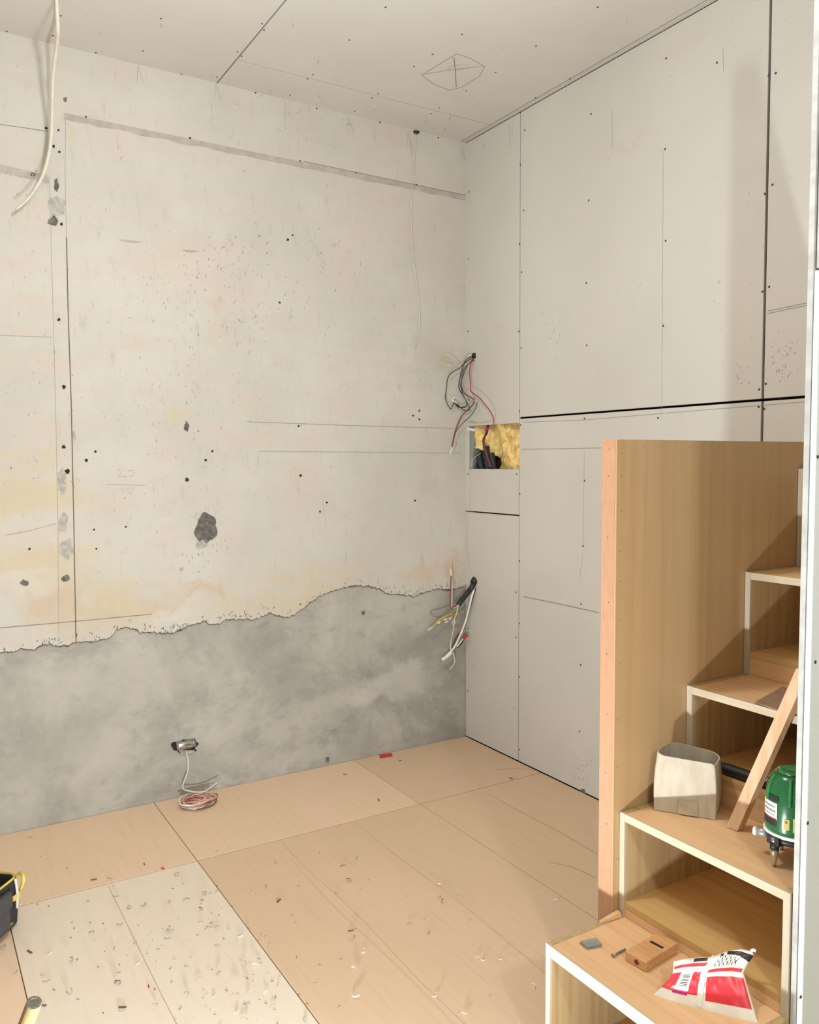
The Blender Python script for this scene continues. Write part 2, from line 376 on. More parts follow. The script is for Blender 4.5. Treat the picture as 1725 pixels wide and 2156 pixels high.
for i in range(len(fine)-1):
    a = 4*i; b_ = a+4
    fs += [(a,b_,b_+1,a+1), (a+1,b_+1,b_+2,a+2), (a+2,b_+2,b_+3,a+3)]; mi += [0,1,1]
plaster = me_obj('plaster_skin', vs, fs, [M['plaster'], M['crumb']], wl, mi)
# marks on walls are thin geometry lying on them
def blob(mb, px, py, rx, ry, mi=0, seed=0, off=.0012, dome=.0, ax=None, irr=1.0):
    if ax: P = hit(px, py, *ax); nrm = {'x':Vector((-1,0,0)),'y':Vector((0,-1,0)),'z':Vector((0,0,1))}[ax[0]]
    else: P, nrm = on(px, py)
    n = 28; vs = []
    for k in range(n):
        a = 2*math.pi*k/n; rr = 1 + irr*.42*mnoise.noise((math.cos(a)*1.3+seed*7.13, math.sin(a)*1.3, seed*3.31)) + irr*.30*mnoise.noise((math.cos(a)*3.2+seed*1.7, math.sin(a)*3.2, seed*.77))
        q = hitplane(px+rx*rr*math.cos(a), py+ry*rr*math.sin(a), P, nrm); vs.append(q + nrm*off)
    vs2 = [P + (v-P)*.6 + nrm*(off*.4+dome) for v in vs]
    mb.add(vs+vs2+[P+nrm*(off*.4+dome)], [(k,(k+1)%n,n+(k+1)%n,n+k) for k in range(n)]+[(n+k,n+(k+1)%n,2*n) for k in range(n)], mi)
# mortar-filled hole: ragged rim, sunken lumpy filling
mb = MB(); blob(mb,434,1113,22,31,0,3,.003,-.001,irr=.5); blob(mb,432,1108,13,20,0,5,.004,.005,irr=.6); mb.obj('mortar_patch', M['mortar'], wl)
mb = MB(); blob(mb,425,1146,11,9,0,8,.002,.002); mb.obj('mortar_patch', M['mortar_lt'], wl)
for i,(x,y,rx,ry,mm) in enumerate([(119,390,5,13,'mortar'),(112,465,9,10,'mortar'),(120,435,16,22,'mortar_lt'),(132,1010,9,26,'mortar_lt'),(133,1102,10,18,'mortar_lt'),(140,1155,14,20,'mortar_lt'),
        (139,1217,9,7,'mortar'),(52,1227,9,6,'mortar'),(69,368,5,4,'mortar'),(98,373,4,5,'mortar_lt'),(137,210,4,5,'mortar'),(393,898,5,10,'mortar'),(382,1198,4,4,'mortar_lt'),(156,918,3,11,'mortar_lt'),
        (1228,1667,7,6,'mortar'),(765,1290,3,3,'mortar'),(690,1600,4,6,'mortar')]):
    mb = MB(); blob(mb,x,y,rx,ry,0,i+11); mb.obj('mortar_patch', M[mm], wl)
mb = MB()
for i,(x,y,r) in enumerate([(113,308,3),(125,320,2.6),(129,472,3.5),(124,673,3),(134,815,4),(134,941,4),(142,993,5),(182,969,3.2),(201,951,2.5),(433,969,2.6),(447,950,2.4),(394,1010,4),(198,1115,2),(265,1109,2),(203,1155,2),(62,1156,2.5),
        (633,1001,2.8),(629,897,2.2),(589,637,2.2),(606,505,2.6),(616,495,2),(883,865,2),(870,875,2),(883,883,2),(688,1058,2),(674,1077,2),(874,1054,2),(765,1292,2.5),(181,247,2.5),(400,291,2.5),(632,340,2.2),(750,364,2.2),(877,390,2.2),(97,270,3),(123,274,2.5)]):
    blob(mb,x,y,r,r,0,i,.0009)
tag(mb.obj('nail_hole', M['hole'], wl), None, None, kind='stuff')
# the putty strips where boards meet
def strip(pa, pb, hz, mm, seed):
    A = hit(*pa,'y',YA); B = hit(*pb,'y',YA); n = 60; vs = []
    for k in range(n+1):
        t = k/n; P = A.lerp(B,t); vs += [(P.x,YA-.0010,P.z), (P.x,YA-.0010,P.z-hz*(1+.30*mnoise.noise((t*22+seed,1,2))+.2*mnoise.noise((t*70,seed,2))))]
    me_obj('putty_strip', vs, [(2*k,2*k+1,2*k+3,2*k+2) for k in range(n)], M[mm], wl)
strip((135,238),(980,412),.022,'putty',1); strip((0,347),(102,370),.026,'putty',4)
# pencil lines, cracks, scuffs
pl = MB()
def line(pts, wd=.0014, mi=0, off=.0009):
    q = [on(x,y) for x,y in pts]; n = q[0][1]; pl.ribbon([p+n*off for p,_ in q], n, wd, mi)
line([(520,888),(740,896),(955,902)],.0022); line([(545,950),(760,952),(970,954)],.0016); line([(0,1322),(160,1308),(320,1293)],.0024,1)
line([(104,370),(108,520),(113,700),(117,850),(122,1100),(124,1350)],.0014); line([(140,500),(143,640),(150,850),(155,1080),(160,1355)],.0036,2); line([(138,240),(137,360),(140,500)],.0014)
line([(0,262),(50,269),(100,277)],.002,1); line([(0,706),(50,708),(110,710)],.0012); line([(12,1127),(60,1118),(118,1102)],.0014)
line([(135,240),(400,297),(458,312)],.0018,1); line([(430,305),(458,312)],.0035,2); line([(640,340),(980,411)],.0022,1)
for x,y in ((290,140),(453,178),(600,216),(733,247),(858,280)):
    line([(x,y),(x-1,y+32)],.0011); line([(x+1,y),(x+8,y+22),(x+12,y+34)],.0011)
line([(973,306),(972,335)],.0012); line([(975,310),(978,338)],.0012); line([(1072,262),(1075,312)],.0012); line([(1080,262),(1078,290)],.0012)
for p in ([(155,1000),(150,1015),(160,1030)], [(246,990),(262,988),(248,1003),(266,1004)], [(270,992),(280,989),(282,1000),(272,1003)], [(225,1020),(305,1022)], [(252,1028),(262,1034),(255,1040)], [(268,1028),(282,1027),(274,1040),(268,1030)]):
    line(p,.0012)
line([(1100,946),(1180,945),(1268,943)],.0022); line([(1103,1256),(1180,1272),(1262,1290)],.0024,1); line([(1617,655),(1703,637)],.002); line([(1617,660),(1703,642)],.002)
line([(1101,889),(1235,884),(1400,870),(1695,846)],.0014); line([(1231,950),(1228,1150)],.0009); line([(1397,318),(1394,880)],.0008); line([(1289,232),(1290,312)],.001); line([(1523,100),(1524,150)],.001)
line([(1228,1165),(1221,1220)],.001); line([(1092,1020),(1090,1078)],.001)
lz = [(962,113),(990,122),(1021,140),(1010,160),(975,182),(949,190),(915,178),(888,158),(925,135),(962,113)]
line(lz,.0022); line([(888,157),(940,148),(1015,139)],.0018); line([(956,120),(959,150),(961,183)],.0028,1); line([(943,148),(946,141),(965,136),(987,137),(985,143),(960,147)],.0014)
line([(862,292),(866,310),(866,325)],.0012); line([(1556,770),(1560,778)],.001)
tag(pl.obj('pencil_line', [M['pencil'], M['pencil_dark'], M['seam']], wl), None, None, kind='stuff')
sf = MB(); rs = random.Random(3)
def scuffs(n, cx, cy, sx, sy, mis, lmin=2, lmax=9, wd=.0016, ang=80, asd=30):
    for _ in range(n):
        x = rs.gauss(cx,sx); y = rs.gauss(cy,sy)
        if not (4 < x < 1690): continue
        P, nn = on(x,y); a = math.radians(rs.gauss(ang,asd)); L = rs.uniform(lmin,lmax)
        q = hitplane(x+L*math.cos(a), y-L*math.sin(a), P, nn); md = P.lerp(q,.5)+ (q-P).cross(nn)*rs.uniform(-.2,.2)
        sf.ribbon([P+nn*.0009, md+nn*.0009, q+nn*.0009], nn, wd*rs.uniform(.5,1.5), rs.choice(mis), True)
scuffs(40,375,590,40,50,[0,0,1,1,2]); scuffs(55,520,690,35,50,[0,0,1,1]); scuffs(40,480,545,40,25,[0,0,2]); scuffs(40,400,820,50,70,[0,0,0,2]); scuffs(30,680,530,30,25,[0,1])
scuffs(60,560,780,220,160,[0,0,0,1],2,14,.0014); scuffs(70,480,700,300,260,[0,0,1],2,6,.0018); scuffs(40,60,640,50,200,[0,1,0],2,8); scuffs(16,720,270,180,40,[0],8,18,.0014,40,40)
scuffs(30,432,1160,35,18,[0,2,2],2,7); scuffs(26,432,1090,22,14,[0],4,16,.001,90,20); scuffs(26,1235,1615,14,28,[2],1.5,3,.003); scuffs(22,1655,735,18,16,[0],2,6,.0014,50,30); scuffs(22,1648,790,16,16,[0,2],2,6,.0014,50,30); scuffs(18,1558,780,9,18,[0,2],2,5,.0014,50,30)
scuffs(20,1160,700,14,30,[0],4,10,.001); scuffs(40,700,190,320,90,[0],3,8,.0012,30,40); scuffs(40,1350,450,190,220,[0],3,9,.001)
scuffs(70,700,1420,240,90,[0],3,9,.0016,45,50)
scuffs(160,450,650,330,330,[0,0,1,0],3,12,.0016); scuffs(60,330,860,160,160,[0,0,2,1],2,7,.0022); scuffs(50,520,560,90,70,[0,1,2],2,7,.0020); scuffs(30,1540,650,70,150,[0],3,9,.0012)
x = 0
while x < 975:      # torn fibres and crumbs along the broken plaster edge
    dens = 0.85 if (70 < x < 130 or 330 < x < 400 or 455 < x < 530 or 790 < x < 960) else .35
    if rs.random() < dens:
        for (xa,ya),(xb,yb) in zip(edge, edge[1:]):
            if xa <= x < xb: y = ya+(yb-ya)*(x-xa)/(xb-xa)
        scuffs(1,x,y-7,1,4,[2,2,0],3,9,.0024,80,35)
    x += 3
tag(sf.obj('scuff_mark', [M['scuff'], M['scuff_red'], M['scuff_dk']], wl), None, None, kind='stuff')
for x0,y0,x1,y1 in ((251,505,300,510),(385,527,420,529)):
    mb = MB(); n = Vector((0,-1,0)); mb.ribbon([hit(x0,y0,'y',YA-.001), hit((x0+x1)/2,(y0+y1)/2+1,'y',YA-.001), hit(x1,y1,'y',YA-.001)], n, .010, 0, True); mb.obj('scrape_mark', M['putty'], wl)
# right wall: boards over a dark cavity
wr = struct(boxo('wall_right', (.095,YB,-.1), (.16,.15,H+.1), M['void']), 'wall of pale gypsum boards with dark open joints')
boards = [(-.405,-.002,1.512,2.836), (-.020,-.002,1.108,1.512), (-.405,-.020,1.108,1.309), (-.405,-.002,.003,1.102),
          (-1.613,-.412,1.537,2.836), (-1.613,-.412,.003,1.529), (-2.83,-1.6215,1.537,2.836), (-2.83,-1.6215,.003,1.5285), (YB,-2.834,.003,2.836)]
for y0,y1,z0,z1 in boards:
    bevel(boxo('gypsum_board', (0,y0,z0), (.0125,y1,z1), M['gyp_wall'], wr), .0012, 1)
boxo('metal_stud', (.013,-.046,0), (.09,-.012,H), M['galv'], wr)
mb = MB()
for y0,y1,z0,z1 in ((-.407,-.018,1.505,1.514),): mb.box((.004,y0,z0),(.02,y1,z1))
# screws, each one a piece
def screw_mesh():
    mb = MB(); mb.lathe((0,0,0), [(.0001,.0016),(.0018,.0014),(.0042,.0012),(.0048,.0002)], 8); 
    me = bpy.data.meshes.new('screw'); me.from_pydata(mb.v, [], mb.f); me.materials.append(M['screw']); return me
SM = screw_mesh()
def put_screw(px, py, parent, ax=None, s=1.0):
    if ax: P = hit(px,py,*ax); n = {'y':Vector((0,-1,0))}[ax[0]]
    else: P, n = on(px,py)
    o = bpy.data.objects.new('screw', SM); C.objects.link(o); o.parent = parent
    o.matrix_parent_inverse = Matrix.Translation(-world_loc(parent))
    o.rotation_mode = 'QUATERNION'; o.rotation_quaternion = Vector((0,0,1)).rotation_difference(n); o.location = P; o.scale = (s,s,s)
for q in [(1403,123),(1245,240),(1401,314),(1240,422),(1619,159),(1634,154),(1627,389),(1611,408),(1105,274),(1096,347),(1103,443),(1510,132),(1402,507),(1235,596),(1397,686),(1236,727),(1094,514),(1099,573),(1093,698),(1098,733),(986,545),(986,698),(988,842),
          (1231,881),(1231,1012),(1228,1150),(1224,1272),(1599,820),(1613,808),(1598,857),(1610,861),(1606,614),(1620,604),(1094,866),(1097,895),(986,998),(1088,998),(1095,1040),(1094,1181),(1087,1247),(1094,1313),(1087,1342),(1094,1425),(986,1323),(985,1455),(1223,1400),(1221,1540),(1094,1578),(988,404),(1386,880)]:
    put_screw(*q, wr, s=.85)
for q in [(812,15),(736,84),(973,72),(911,114),(872,140),(1044,152),(982,191),(659,157),(648,166),(797,197),(784,206),(925,227),(908,239),(538,195),(611,200),(667,228),(747,234),(800,258),(923,290),(552,50),(556,63),(509,118),(1259,15),(1129,97),(1200,166),(1128,206),(1300,111),(128,33),(112,75),(202,111),(339,39),(301,107),(382,156),(457,162),(500,109),(14,66)]:
    put_screw(*q, ceil, s=.8)
# partition beside the stairs
PY0, PY1, PX = -2.369, -2.392, -.921
wp = struct(boxo('wall_partition', (PX,PY0,0), (-.001,-2.3795,H), M['gyp_edge']), 'near white partition board at the right edge of the view')
boxo('gypsum_board', (PX+.001,-2.3805,.003), (-.001,PY1,1.68), M['gyp_cool'], wp, .002)
boxo('gypsum_board', (PX+.004,-2.3815,1.684), (-.001,PY1-.001,H-.002), M['gyp_edge'], wp, .002)
for q in [(1722,962),(1717,1394),(1701,1733),(1686,2099)]: put_screw(*q, wp, ('y',PY1), .75)
# unseen walls that close the room
struct(boxo('wall_rear', (XL,YB-.1,-.1), (.1,YB,H+.1), M['gyp_wall']), 'wall behind the viewer')
struct(boxo('wall_side', (XL-.1,YB,-.1), (XL,.15,H+.1), M['gyp_wall']), 'side wall out of view')

# ------------------------------------------------------------------ opening in the right wall: wool, conduit
t = thing('insulation_batt', (.05,-.25,1.309), 'yellow mineral wool showing inside the square wall opening', 'insulation')
n = 26; vs = []; fs = []
for j in range(n+1):
    for i in range(n+1):
        y = -.047-.36*i/n; z = 1.29+.235*j/n
        fold = .016*math.sin(9*(i/n)+3*(j/n)) + .03*mnoise.noise((y*9,z*9,1)) + .012*mnoise.noise((y*30,z*30,4))
        vs.append((max(.030 if (z < 1.40 and y > -.16) else .018,min(.072,.045-fold)), y, z))
fs = [(j*(n+1)+i, j*(n+1)+i+1, (j+1)*(n+1)+i+1, (j+1)*(n+1)+i) for j in range(n) for i in range(n) if not (1.29+.235*j/n < 1.405-.35*(.36*i/n) and .36*i/n < .13)]
o = me_obj('wool_sheet', vs, fs, M['wool'], t, smooth=True); sol = o.modifiers.new('thick','SOLIDIFY'); sol.thickness = -.018; sol.offset = 1
t = thing('conduit', (.03,-.09,1.309), 'black corrugated conduit with dark red wires inside the square wall opening', 'conduit')
for i,(a,b_) in enumerate((((996,938),(1006,1004)),((1008,958),(1020,1004)),((1024,940),(1030,1004)),((1034,955),(1044,1004)))):
    mb = MB(); mb.tube([hit(*a,'x',.040), hit((a[0]+b_[0])/2,(a[1]+b_[1])/2,'x',.037), hit(*b_,'x',.034)], lambda u: .0155+.0022*math.sin(u*60), 10, sub=16); mb.obj('hose', M['hose'], t, True)
mb = MB()
mb.tube([hit(x,y,'x',.006) for x,y in ((1026,893),(1023,915),(1019,930),(1024,952),(1034,984))],.0045,6); mb.obj('wire', M['dkred_pl'], t, True)
mb = MB(); mb.tube([hit(x,y,'x',.006) for x,y in ((1028,895),(1026,912),(1018,925),(1020,945),(1027,970),(1030,984))],.004,6); mb.obj('wire', M['blk_pl'], t, True)
# ------------------------------------------------------------------ wires hanging from the upper hole
def wire(t, pts, r, mm, sub=6, name='wire'):
    mb = MB(); mb.tube([near(x,y,o) for x,y,o in pts], r, 6, sub=sub); return mb.obj(name, M[mm], t, True)
t = thing('wire_bundle', tuple(near(997,752,0)), 'loose red and black wires hanging from the hole above the opening', 'wires')
mb = MB(); blob(mb,998,749,5,7,0,2); mb.obj('wall_hole', M['hole'], t)
wire(t, [(997,750,.0),(990,752,.05),(980,760,.06),(974,775,.05),(968,800,.05),(967,818,.05),(975,832,.05),(982,845,.05),(982,855,.05),(970,858,.04),(955,848,.03)],.0028,'blue_pl')
wire(t, [(998,755,.0),(988,765,.05),(977,778,.05),(972,800,.05),(972,815,.05),(978,828,.05),(990,836,.06),(999,843,.06),(994,855,.06),(985,862,.06),(972,878,.05),(960,905,.05),(954,930,.05),(952,941,.05)],.0027,'dkred_pl')
wire(t, [(999,758,.0),(986,768,.06),(976,790,.06),(970,810,.06),(975,830,.06),(985,850,.06),(990,862,.04),(978,864,.04),(962,850,.03)],.0025,'green_pl')
wire(t, [(998,754,.0),(992,765,.05),(989,785,.06),(991,810,.06),(993,825,.07),(1010,838,.08),(1024,855,.09),(1035,870,.09),(1040,888,.09),(1034,900,.09),(1020,905,.09)],.0028,'rose_pl')
wire(t, [(1020,905,.09),(1008,906,.09),(990,904,.09)],.0030,'cream_pl',name='bare_end')
wire(t, [(985,903,.09),(990,904,.09),(1000,906,.09)],.0058,'white_pl',name='connector')
wire(t, [(997,752,.0),(978,765,.05),(968,775,.05),(952,784,.04),(943,797,.04),(940,820,.03),(938,838,.03),(943,852,.03),(950,861,.03),(953,855,.03),(957,849,.03),(965,857,.03),(978,857,.03)],.0022,'blk_pl')
wire(t, [(968,774,.05),(955,760,.05),(942,753,.05),(930,757,.05),(929,767,.05),(938,773,.05),(955,774,.05),(970,773,.05)],.0016,'yel_pl')
wire(t, [(1005,847,.06),(1002,860,.06),(990,877,.06),(972,893,.05),(960,910,.05),(955,930,.05),(952,941,.05)],.0022,'green_pl')
wire(t, [(952,941,.05),(950,948,.05),(948,956,.05)],.0018,'white_pl',name='bare_end')
wire(t, [(959,835,.01),(953,843,.015),(963,848,.02)],.0035,'white_pl',name='connector')
# wires in the lower hole: black conduit, white cables
t = thing('cable_cluster', tuple(near(998,1228,0)), 'black conduit and white cables sticking out low at the wall corner', 'cables')
mb = MB(); mb.tube([near(999,1222,-.02), near(995,1235,.03), near(982,1252,.06), near(966,1272,.09)], .0125, 14, sub=6); cd = mb.obj('conduit_hose', M['hose'], t, True)
mb = MB(); mb.tube([near(999.5,1221,-.004), near(998,1226,.02)], .0165, 14, sub=3); mb.obj('conduit_collar', M['blk_pl'], t, True)
wire(t, [(1000,1236,.0),(994,1255,.04),(988,1280,.04),(980,1310,.04),(968,1340,.04),(955,1365,.05),(933,1388,.05)],.0050,'white_pl',name='cable')
wire(t, [(1002,1238,.0),(996,1258,.02),(984,1300,.02),(976,1325,.03),(960,1345,.03),(952,1368,.03)],.0035,'scuff_dk',name='cable')
wire(t, [(950,1374,.05),(942,1382,.05),(931,1389,.05)],.0075,'white_pl',name='cable_end')
wire(t, [(966,1272,.09),(962,1290,.08),(958,1302,.07),(955,1325,.06),(950,1350,.05),(949,1368,.05),(956,1380,.05),(957,1395,.05),(948,1409,.05)],.0032,'cream_pl',name='cable')
wire(t, [(957,1305,.07),(953,1310,.07),(954,1316,.07),(959,1312,.07),(957,1304,.07)],.0022,'cream_pl')
wire(t, [(966,1271,.09),(958,1276,.09),(951,1281,.09),(948,1268,.09),(949,1240,.09),(950,1212,.09)],.0030,'dkred_pl')
wire(t, [(966,1273,.09),(958,1279,.09),(951,1279,.09),(952,1260,.09),(952,1230,.09),(950,1212,.09)],.0026,'cream_pl')
wire(t, [(950,1214,.09),(950,1206,.09),(949,1198,.09)],.0022,'white_pl',name='bare_end')
wire(t, [(963,1282,.06),(950,1292,.06),(930,1302,.05),(918,1312,.05),(912,1322,.05)],.0028,'yel_pl')
wire(t, [(978,1286,.05),(962,1296,.05),(945,1303,.05),(925,1308,.05),(915,1318,.05)],.0022,'yel_pl')
wire(t, [(968,1288,.05),(950,1299,.06),(928,1303,.05)],.0020,'yel_pl')
for x,y in ((948,1302),(938,1304),(924,1311),(940,1309)): wire(t, [(x-2,y+2,.055),(x+3,y-2,.055)],.0036,'white_pl',1,'connector')
wire(t, [(912,1320,.05),(902,1327,.05)],.0026,'white_pl',1,'connector')
wire(t, [(962,1362,.05),(970,1352,.05),(976,1344,.05)],.0034,'white_pl',name='cable')
wire(t, [(963,1364,.045),(972,1354,.045),(977,1346,.045)],.0030,'blk_pl',name='cable')
wire(t, [(975,1346,.05),(980,1342,.05),(985,1338,.05)],.0062,'red_pl',2,'connector')
wire(t, [(987,1250,.06),(970,1258,.05),(955,1270,.03),(930,1280,.01),(908,1286,.01),(912,1296,.01),(930,1300,.02)],.0012,'scuff_dk')
# thin strings
t = thing('ceiling_cord', tuple(near(876,280,0)), 'thin white cord hanging down the plaster from a hole at the ceiling', 'cord')
mb = MB(); blob(mb,876,279,7,4,0,4,ax=('y',YA)); mb.obj('cord_hole', M['hole'], t)
wire(t, [(876,280,.005),(875,300,.015),(872,360,.012),(868,400,.012),(866,460,.012),(870,530,.012),(877,590,.012),(884,650,.012),(883,700,.012),(880,716,.012)],.0022,'cream_pl',name='cord')
wire(t, [(880,716,.012),(875,728,.012),(871,740,.012)],.0013,'cream_pl',name='cord_end')
t = thing('draw_string', tuple(near(998,1225,0)), 'thin pale string running down the corner from opening to black conduit', 'string')
wire(t, [(1012,955,.004),(1000,963,.012),(994,975,.012),(989,1000,.012),(988,1050,.012),(982,1120,.012),(981,1150,.012),(985,1185,.015),(992,1212,.02),(995,1224,.02)],.0013,'cream_pl',name='string')
# hanging cable at upper left
t = thing('hanging_cable', (-1.84,-.335,2.84), 'white cable dangling from the ceiling at the upper left', 'cable')
mb = MB(); pts = [(118,-60),(119,0),(122,60),(120,95),(114,140),(111,180),(110,240),(108,290),(102,330),(90,370),(70,405),(50,428),(34,441)]
ys = [-.335,-.335,-.30,-.25,-.19,-.15,-.10,-.08,-.07,-.06,-.06,-.06,-.06]; q = [hit(x,y,'y',yy) for (x,y),yy in zip(pts,ys)]
q = [Vector((q[1].x,-.335,H))] + q[1:] if q[1].z < H else q
mb.tube(q, lambda u: .0066-.0024*max(0,(u-.75)/.25), 8, sub=6); mb.obj('cable', M['cream_pl'], t, True)
# floor outlet: metal conduit elbow and coil
t = thing('wall_outlet', tuple(hit(390,1572,'y',0)), 'broken metal outlet box set in the grey cement', 'outlet')
mb = MB(); blob(mb,391,1571,26,13,0,7,ax=('y',0.0)); mb.obj('outlet_hole', M['hole'], t)
mb = MB(); A = hit(372,1572,'y',-.012); B = hit(404,1566,'y',-.012); mb.tube([A, A.lerp(B,.5)+Vector((0,-.004,.002)), B], .0165, 12, sub=3); mb.obj('metal_tube', M['chrome'], t, True)
mb = MB(); A = hit(402,1566,'y',-.012); B = hit(411,1564,'y',-.012); mb.tube([A, B], .016, 12, sub=1); mb.obj('metal_collar', M['steel'], t, True)
mb = MB(); blob(mb,392,1582,15,5,0,9,.006,.004,ax=('y',0.0)); mb.obj('mortar_crumb', M['mortar_lt'], t)
t = thing('wire_coil', (-1.37,-.115,0), 'loose coil of pink and white wire on the floor below the outlet', 'wire coil')
rc = random.Random(5); cx, cy = -1.375, -.118
for k, (mm, r) in enumerate((('green_pl',.0018),('pink_pl',.0020),('white_pl',.0026),('pink_pl',.0020),('cream_pl',.0024),('pink_pl',.0022),('dkred_pl',.0018),('pink_pl',.002),('pink_pl',.002),('white_pl',.0026),('cream_pl',.0024),('pink_pl',.002))):
    pts = []; a0 = rc.uniform(0,6.3); rx = rc.uniform(.038,.076); ry = rc.uniform(.032,.066); ox, oy = rc.uniform(-.018,.018), rc.uniform(-.014,.012)
    for i in range(22):
        a = a0 + i*2*math.pi/13; pts.append((cx+ox+rx*math.cos(a)*(1+.10*math.sin(3*a+k)), cy+oy+ry*math.sin(a)*(1+.10*math.sin(2*a+2*k)), .003+.0024*k+.0024*(1+math.sin(2*a+k))))
    mb = MB(); mb.tube(pts, r, 6, sub=4); mb.obj('wire', M[mm], t, True)
mb = MB(); q = [hit(392,1580,'y',-.012), hit(396,1600,'y',-.022), hit(395,1625,'y',-.03), hit(386,1650,'y',-.04), Vector((-1.405,-.055,.050)), Vector((-1.37,-.085,.042)), Vector((-1.335,-.10,.042)), Vector((-1.300,-.085,.050)), Vector((-1.272,-.070,.056))]
mb.tube(q, .0032, 8, sub=6); mb.obj('lead', M['cream_pl'], t, True)
# ------------------------------------------------------------------ plywood screen beside the stairs
SX0, SY0, SY1, SZ = -.945, -1.9305, -1.884, 1.392
t = thing('plywood_screen', (SX0,-1.907,0), 'tall tan plywood screen with a peach edge strip beside the stairs', 'screen')
boxo('face_sheet', (SX0+.0005,SY0,0), (-.002,SY0+.0055,SZ), M['tan'], t)
boxo('core_frame', (SX0+.014,SY0+.0056,0), (-.002,SY1-.0056,SZ-.001), M['shelf'], t)
boxo('back_sheet', (SX0+.0005,SY1-.0055,0), (-.002,SY1,SZ), M['tan'], t)
boxo('end_strip', (SX0-.0005,SY0+.0058,0), (SX0+.0135,SY1-.0002,SZ), M['peach'], t, .0008)
mb = MB(); rn = random.Random(2)
for z in [.42,.53,.64,.75,.88,.98,1.07,1.14,1.23,1.31,1.36]:
    blobp = Vector((SX0+.014+rn.uniform(-.003,.004),SY0-.0003,z)); mb.lathe(blobp-Vector((0,-.0003,0)), [(.0016,0),(.0012,.0004)], 6, 0, (0,-1,0))
for x in (-.91,-.86,-.8,-.7,-.6,-.48,-.36): mb.lathe((x,SY0,SZ-.016), [(.0014,0),(.001,.0004)], 6, 0, (0,-1,0))
for z,y in ((.5,-1.91),(.62,-1.905),(.76,-1.91),(.9,-1.905),(1.02,-1.91),(1.17,-1.905),(1.31,-1.906),(1.37,-1.907)): mb.lathe((SX0-.0005,y,z), [(.0018,0),(.0014,.0005)], 6, 0, (-1,0,0))
tag(mb.obj('nail', M['shaving_d'], t), None, None, kind='stuff')
# ------------------------------------------------------------------ storage staircase
YL, YR = -1.932, -2.366
nx = [-1.147,-.925,-.703,-.490,-.279]; nz = [.288,.532,.797,1.060,1.321]; thk = [.027,.018,.018,.018,.018]
base = [0,.288,.532,.797,1.060]; lip = [.040,.324,.602,.855,1.10]
st = thing('storage_staircase', (-.6,-2.15,0), 'open box staircase of pale plywood rising along the tan screen', 'staircase')
sw = .0145
for i in range(5):
    x, z, th, b0, lp = nx[i], nz[i], thk[i], base[i], lip[i]
    for ya, yb in ((YL,YL-sw), (YR+sw,YR)):
        sp = boxo('side_panel', (x+.006,ya,b0), (-.003,yb,z), M['inner'], st)
        boxo('edge_band', (x,ya,b0+.0004), (x+.0058,yb,z), M['palez'], sp)
    tr = boxo('tread', (x+.006,YL-sw-.0003,z-th), (-.003,YR+sw+.0003,z-.0005), M['tread'], st)
    boxo('edge_band', (x+.0005,YL-sw-.0003,z-th), (x+.0058,YR+sw+.0003,z-.0005), M['pale'], tr)
    bs = boxo('bottom_shelf', (x+.002,YL-sw-.0003,lp-.014), (-.003,YR+sw+.0003,lp), M['shelf'], st)
    boxo('filler_strip', (x+.003,YL-sw-.0003,b0+.0004), (x+.022,YR+sw+.0003,lp-.0146), M['tread'], st)
    boxo('back_panel', (-.016,YL-sw-.0003,lp+.0003), (-.0035,YR+sw+.0003,z-th-.0003), M['inner'], st)
# ------------------------------------------------------------------ things on the stairs
# cardboard box
z0 = .5325
t = thing('cardboard_box', (-.79,-2.0,z0), 'open beige cardboard box on the second step against the screen', 'box')
foot = [Vector((-.851,-1.966)), Vector((-.776,-2.078)), Vector((-.706,-2.036)), Vector((-.768,-1.938))]
top = [Vector((-.848,-1.962)), Vector((-.776,-2.074)), Vector((-.712,-2.046)), Vector((-.760,-1.938))]
def ring(q, rad, n=6, ins=0.0):
    out = []; c0 = sum(q, Vector((0,0)))/4
    for i in range(4):
        p = q[i]; a = (q[i-1]-p); b_ = (q[(i+1)%4]-p); A = p + a.normalized()*min(rad[i],a.length*.45); B = p + b_.normalized()*min(rad[i],b_.length*.45)
        for k in range(n+1):
            s = k/n; out.append((A*(1-s)**2 + p*2*s*(1-s) + B*s*s))
        mid = B.lerp(q[(i+1)%4] + (q[i]-q[(i+1)%4]).normalized()*min(rad[(i+1)%4],.4*b_.length), .5); out.append(mid)
    return [p + (c0-p).normalized()*ins for p in out]
rows = []; hh = .131
for j in range(9):
    s = j/8; rad = [.002+.022*s, .001+.004*s, .002+.03*s, .002+.03*s]
    q = [foot[i].lerp(top[i], s) for i in range(4)]
    bul = .004*math.sin(math.pi*s)
    rg = ring(q, rad, 6, -bul); n = len(rg)
    rows.append([Vector((p.x,p.y,z0+.0005+hh*s + (.008*math.sin(2*math.pi*k/n+2.2) if j == 8 else 0))) for k,p in enumerate(rg)])
vs = [v for r in rows for v in r]; n = len(rows[0])
fs = [(j*n+k, j*n+(k+1)%n, (j+1)*n+(k+1)%n, (j+1)*n+k) for j in range(8) for k in range(n)] + [tuple(range(n))[::-1]]
o = me_obj('box_wall', vs, fs, [M['card'], M['card_in']], t)
sol = o.modifiers.new('thick','SOLIDIFY'); sol.thickness = .003; sol.offset = -1; sol.material_offset = 0
A, B = foot[0], foot[1]; nn = Vector((-(B-A).y*-1, -(B-A).x)).normalized()
d2 = (B-A).normalized(); nrm = Vector((-abs(d2.y), -abs(d2.x)))
mb = MB(); c0 = A.lerp(B,.56); 
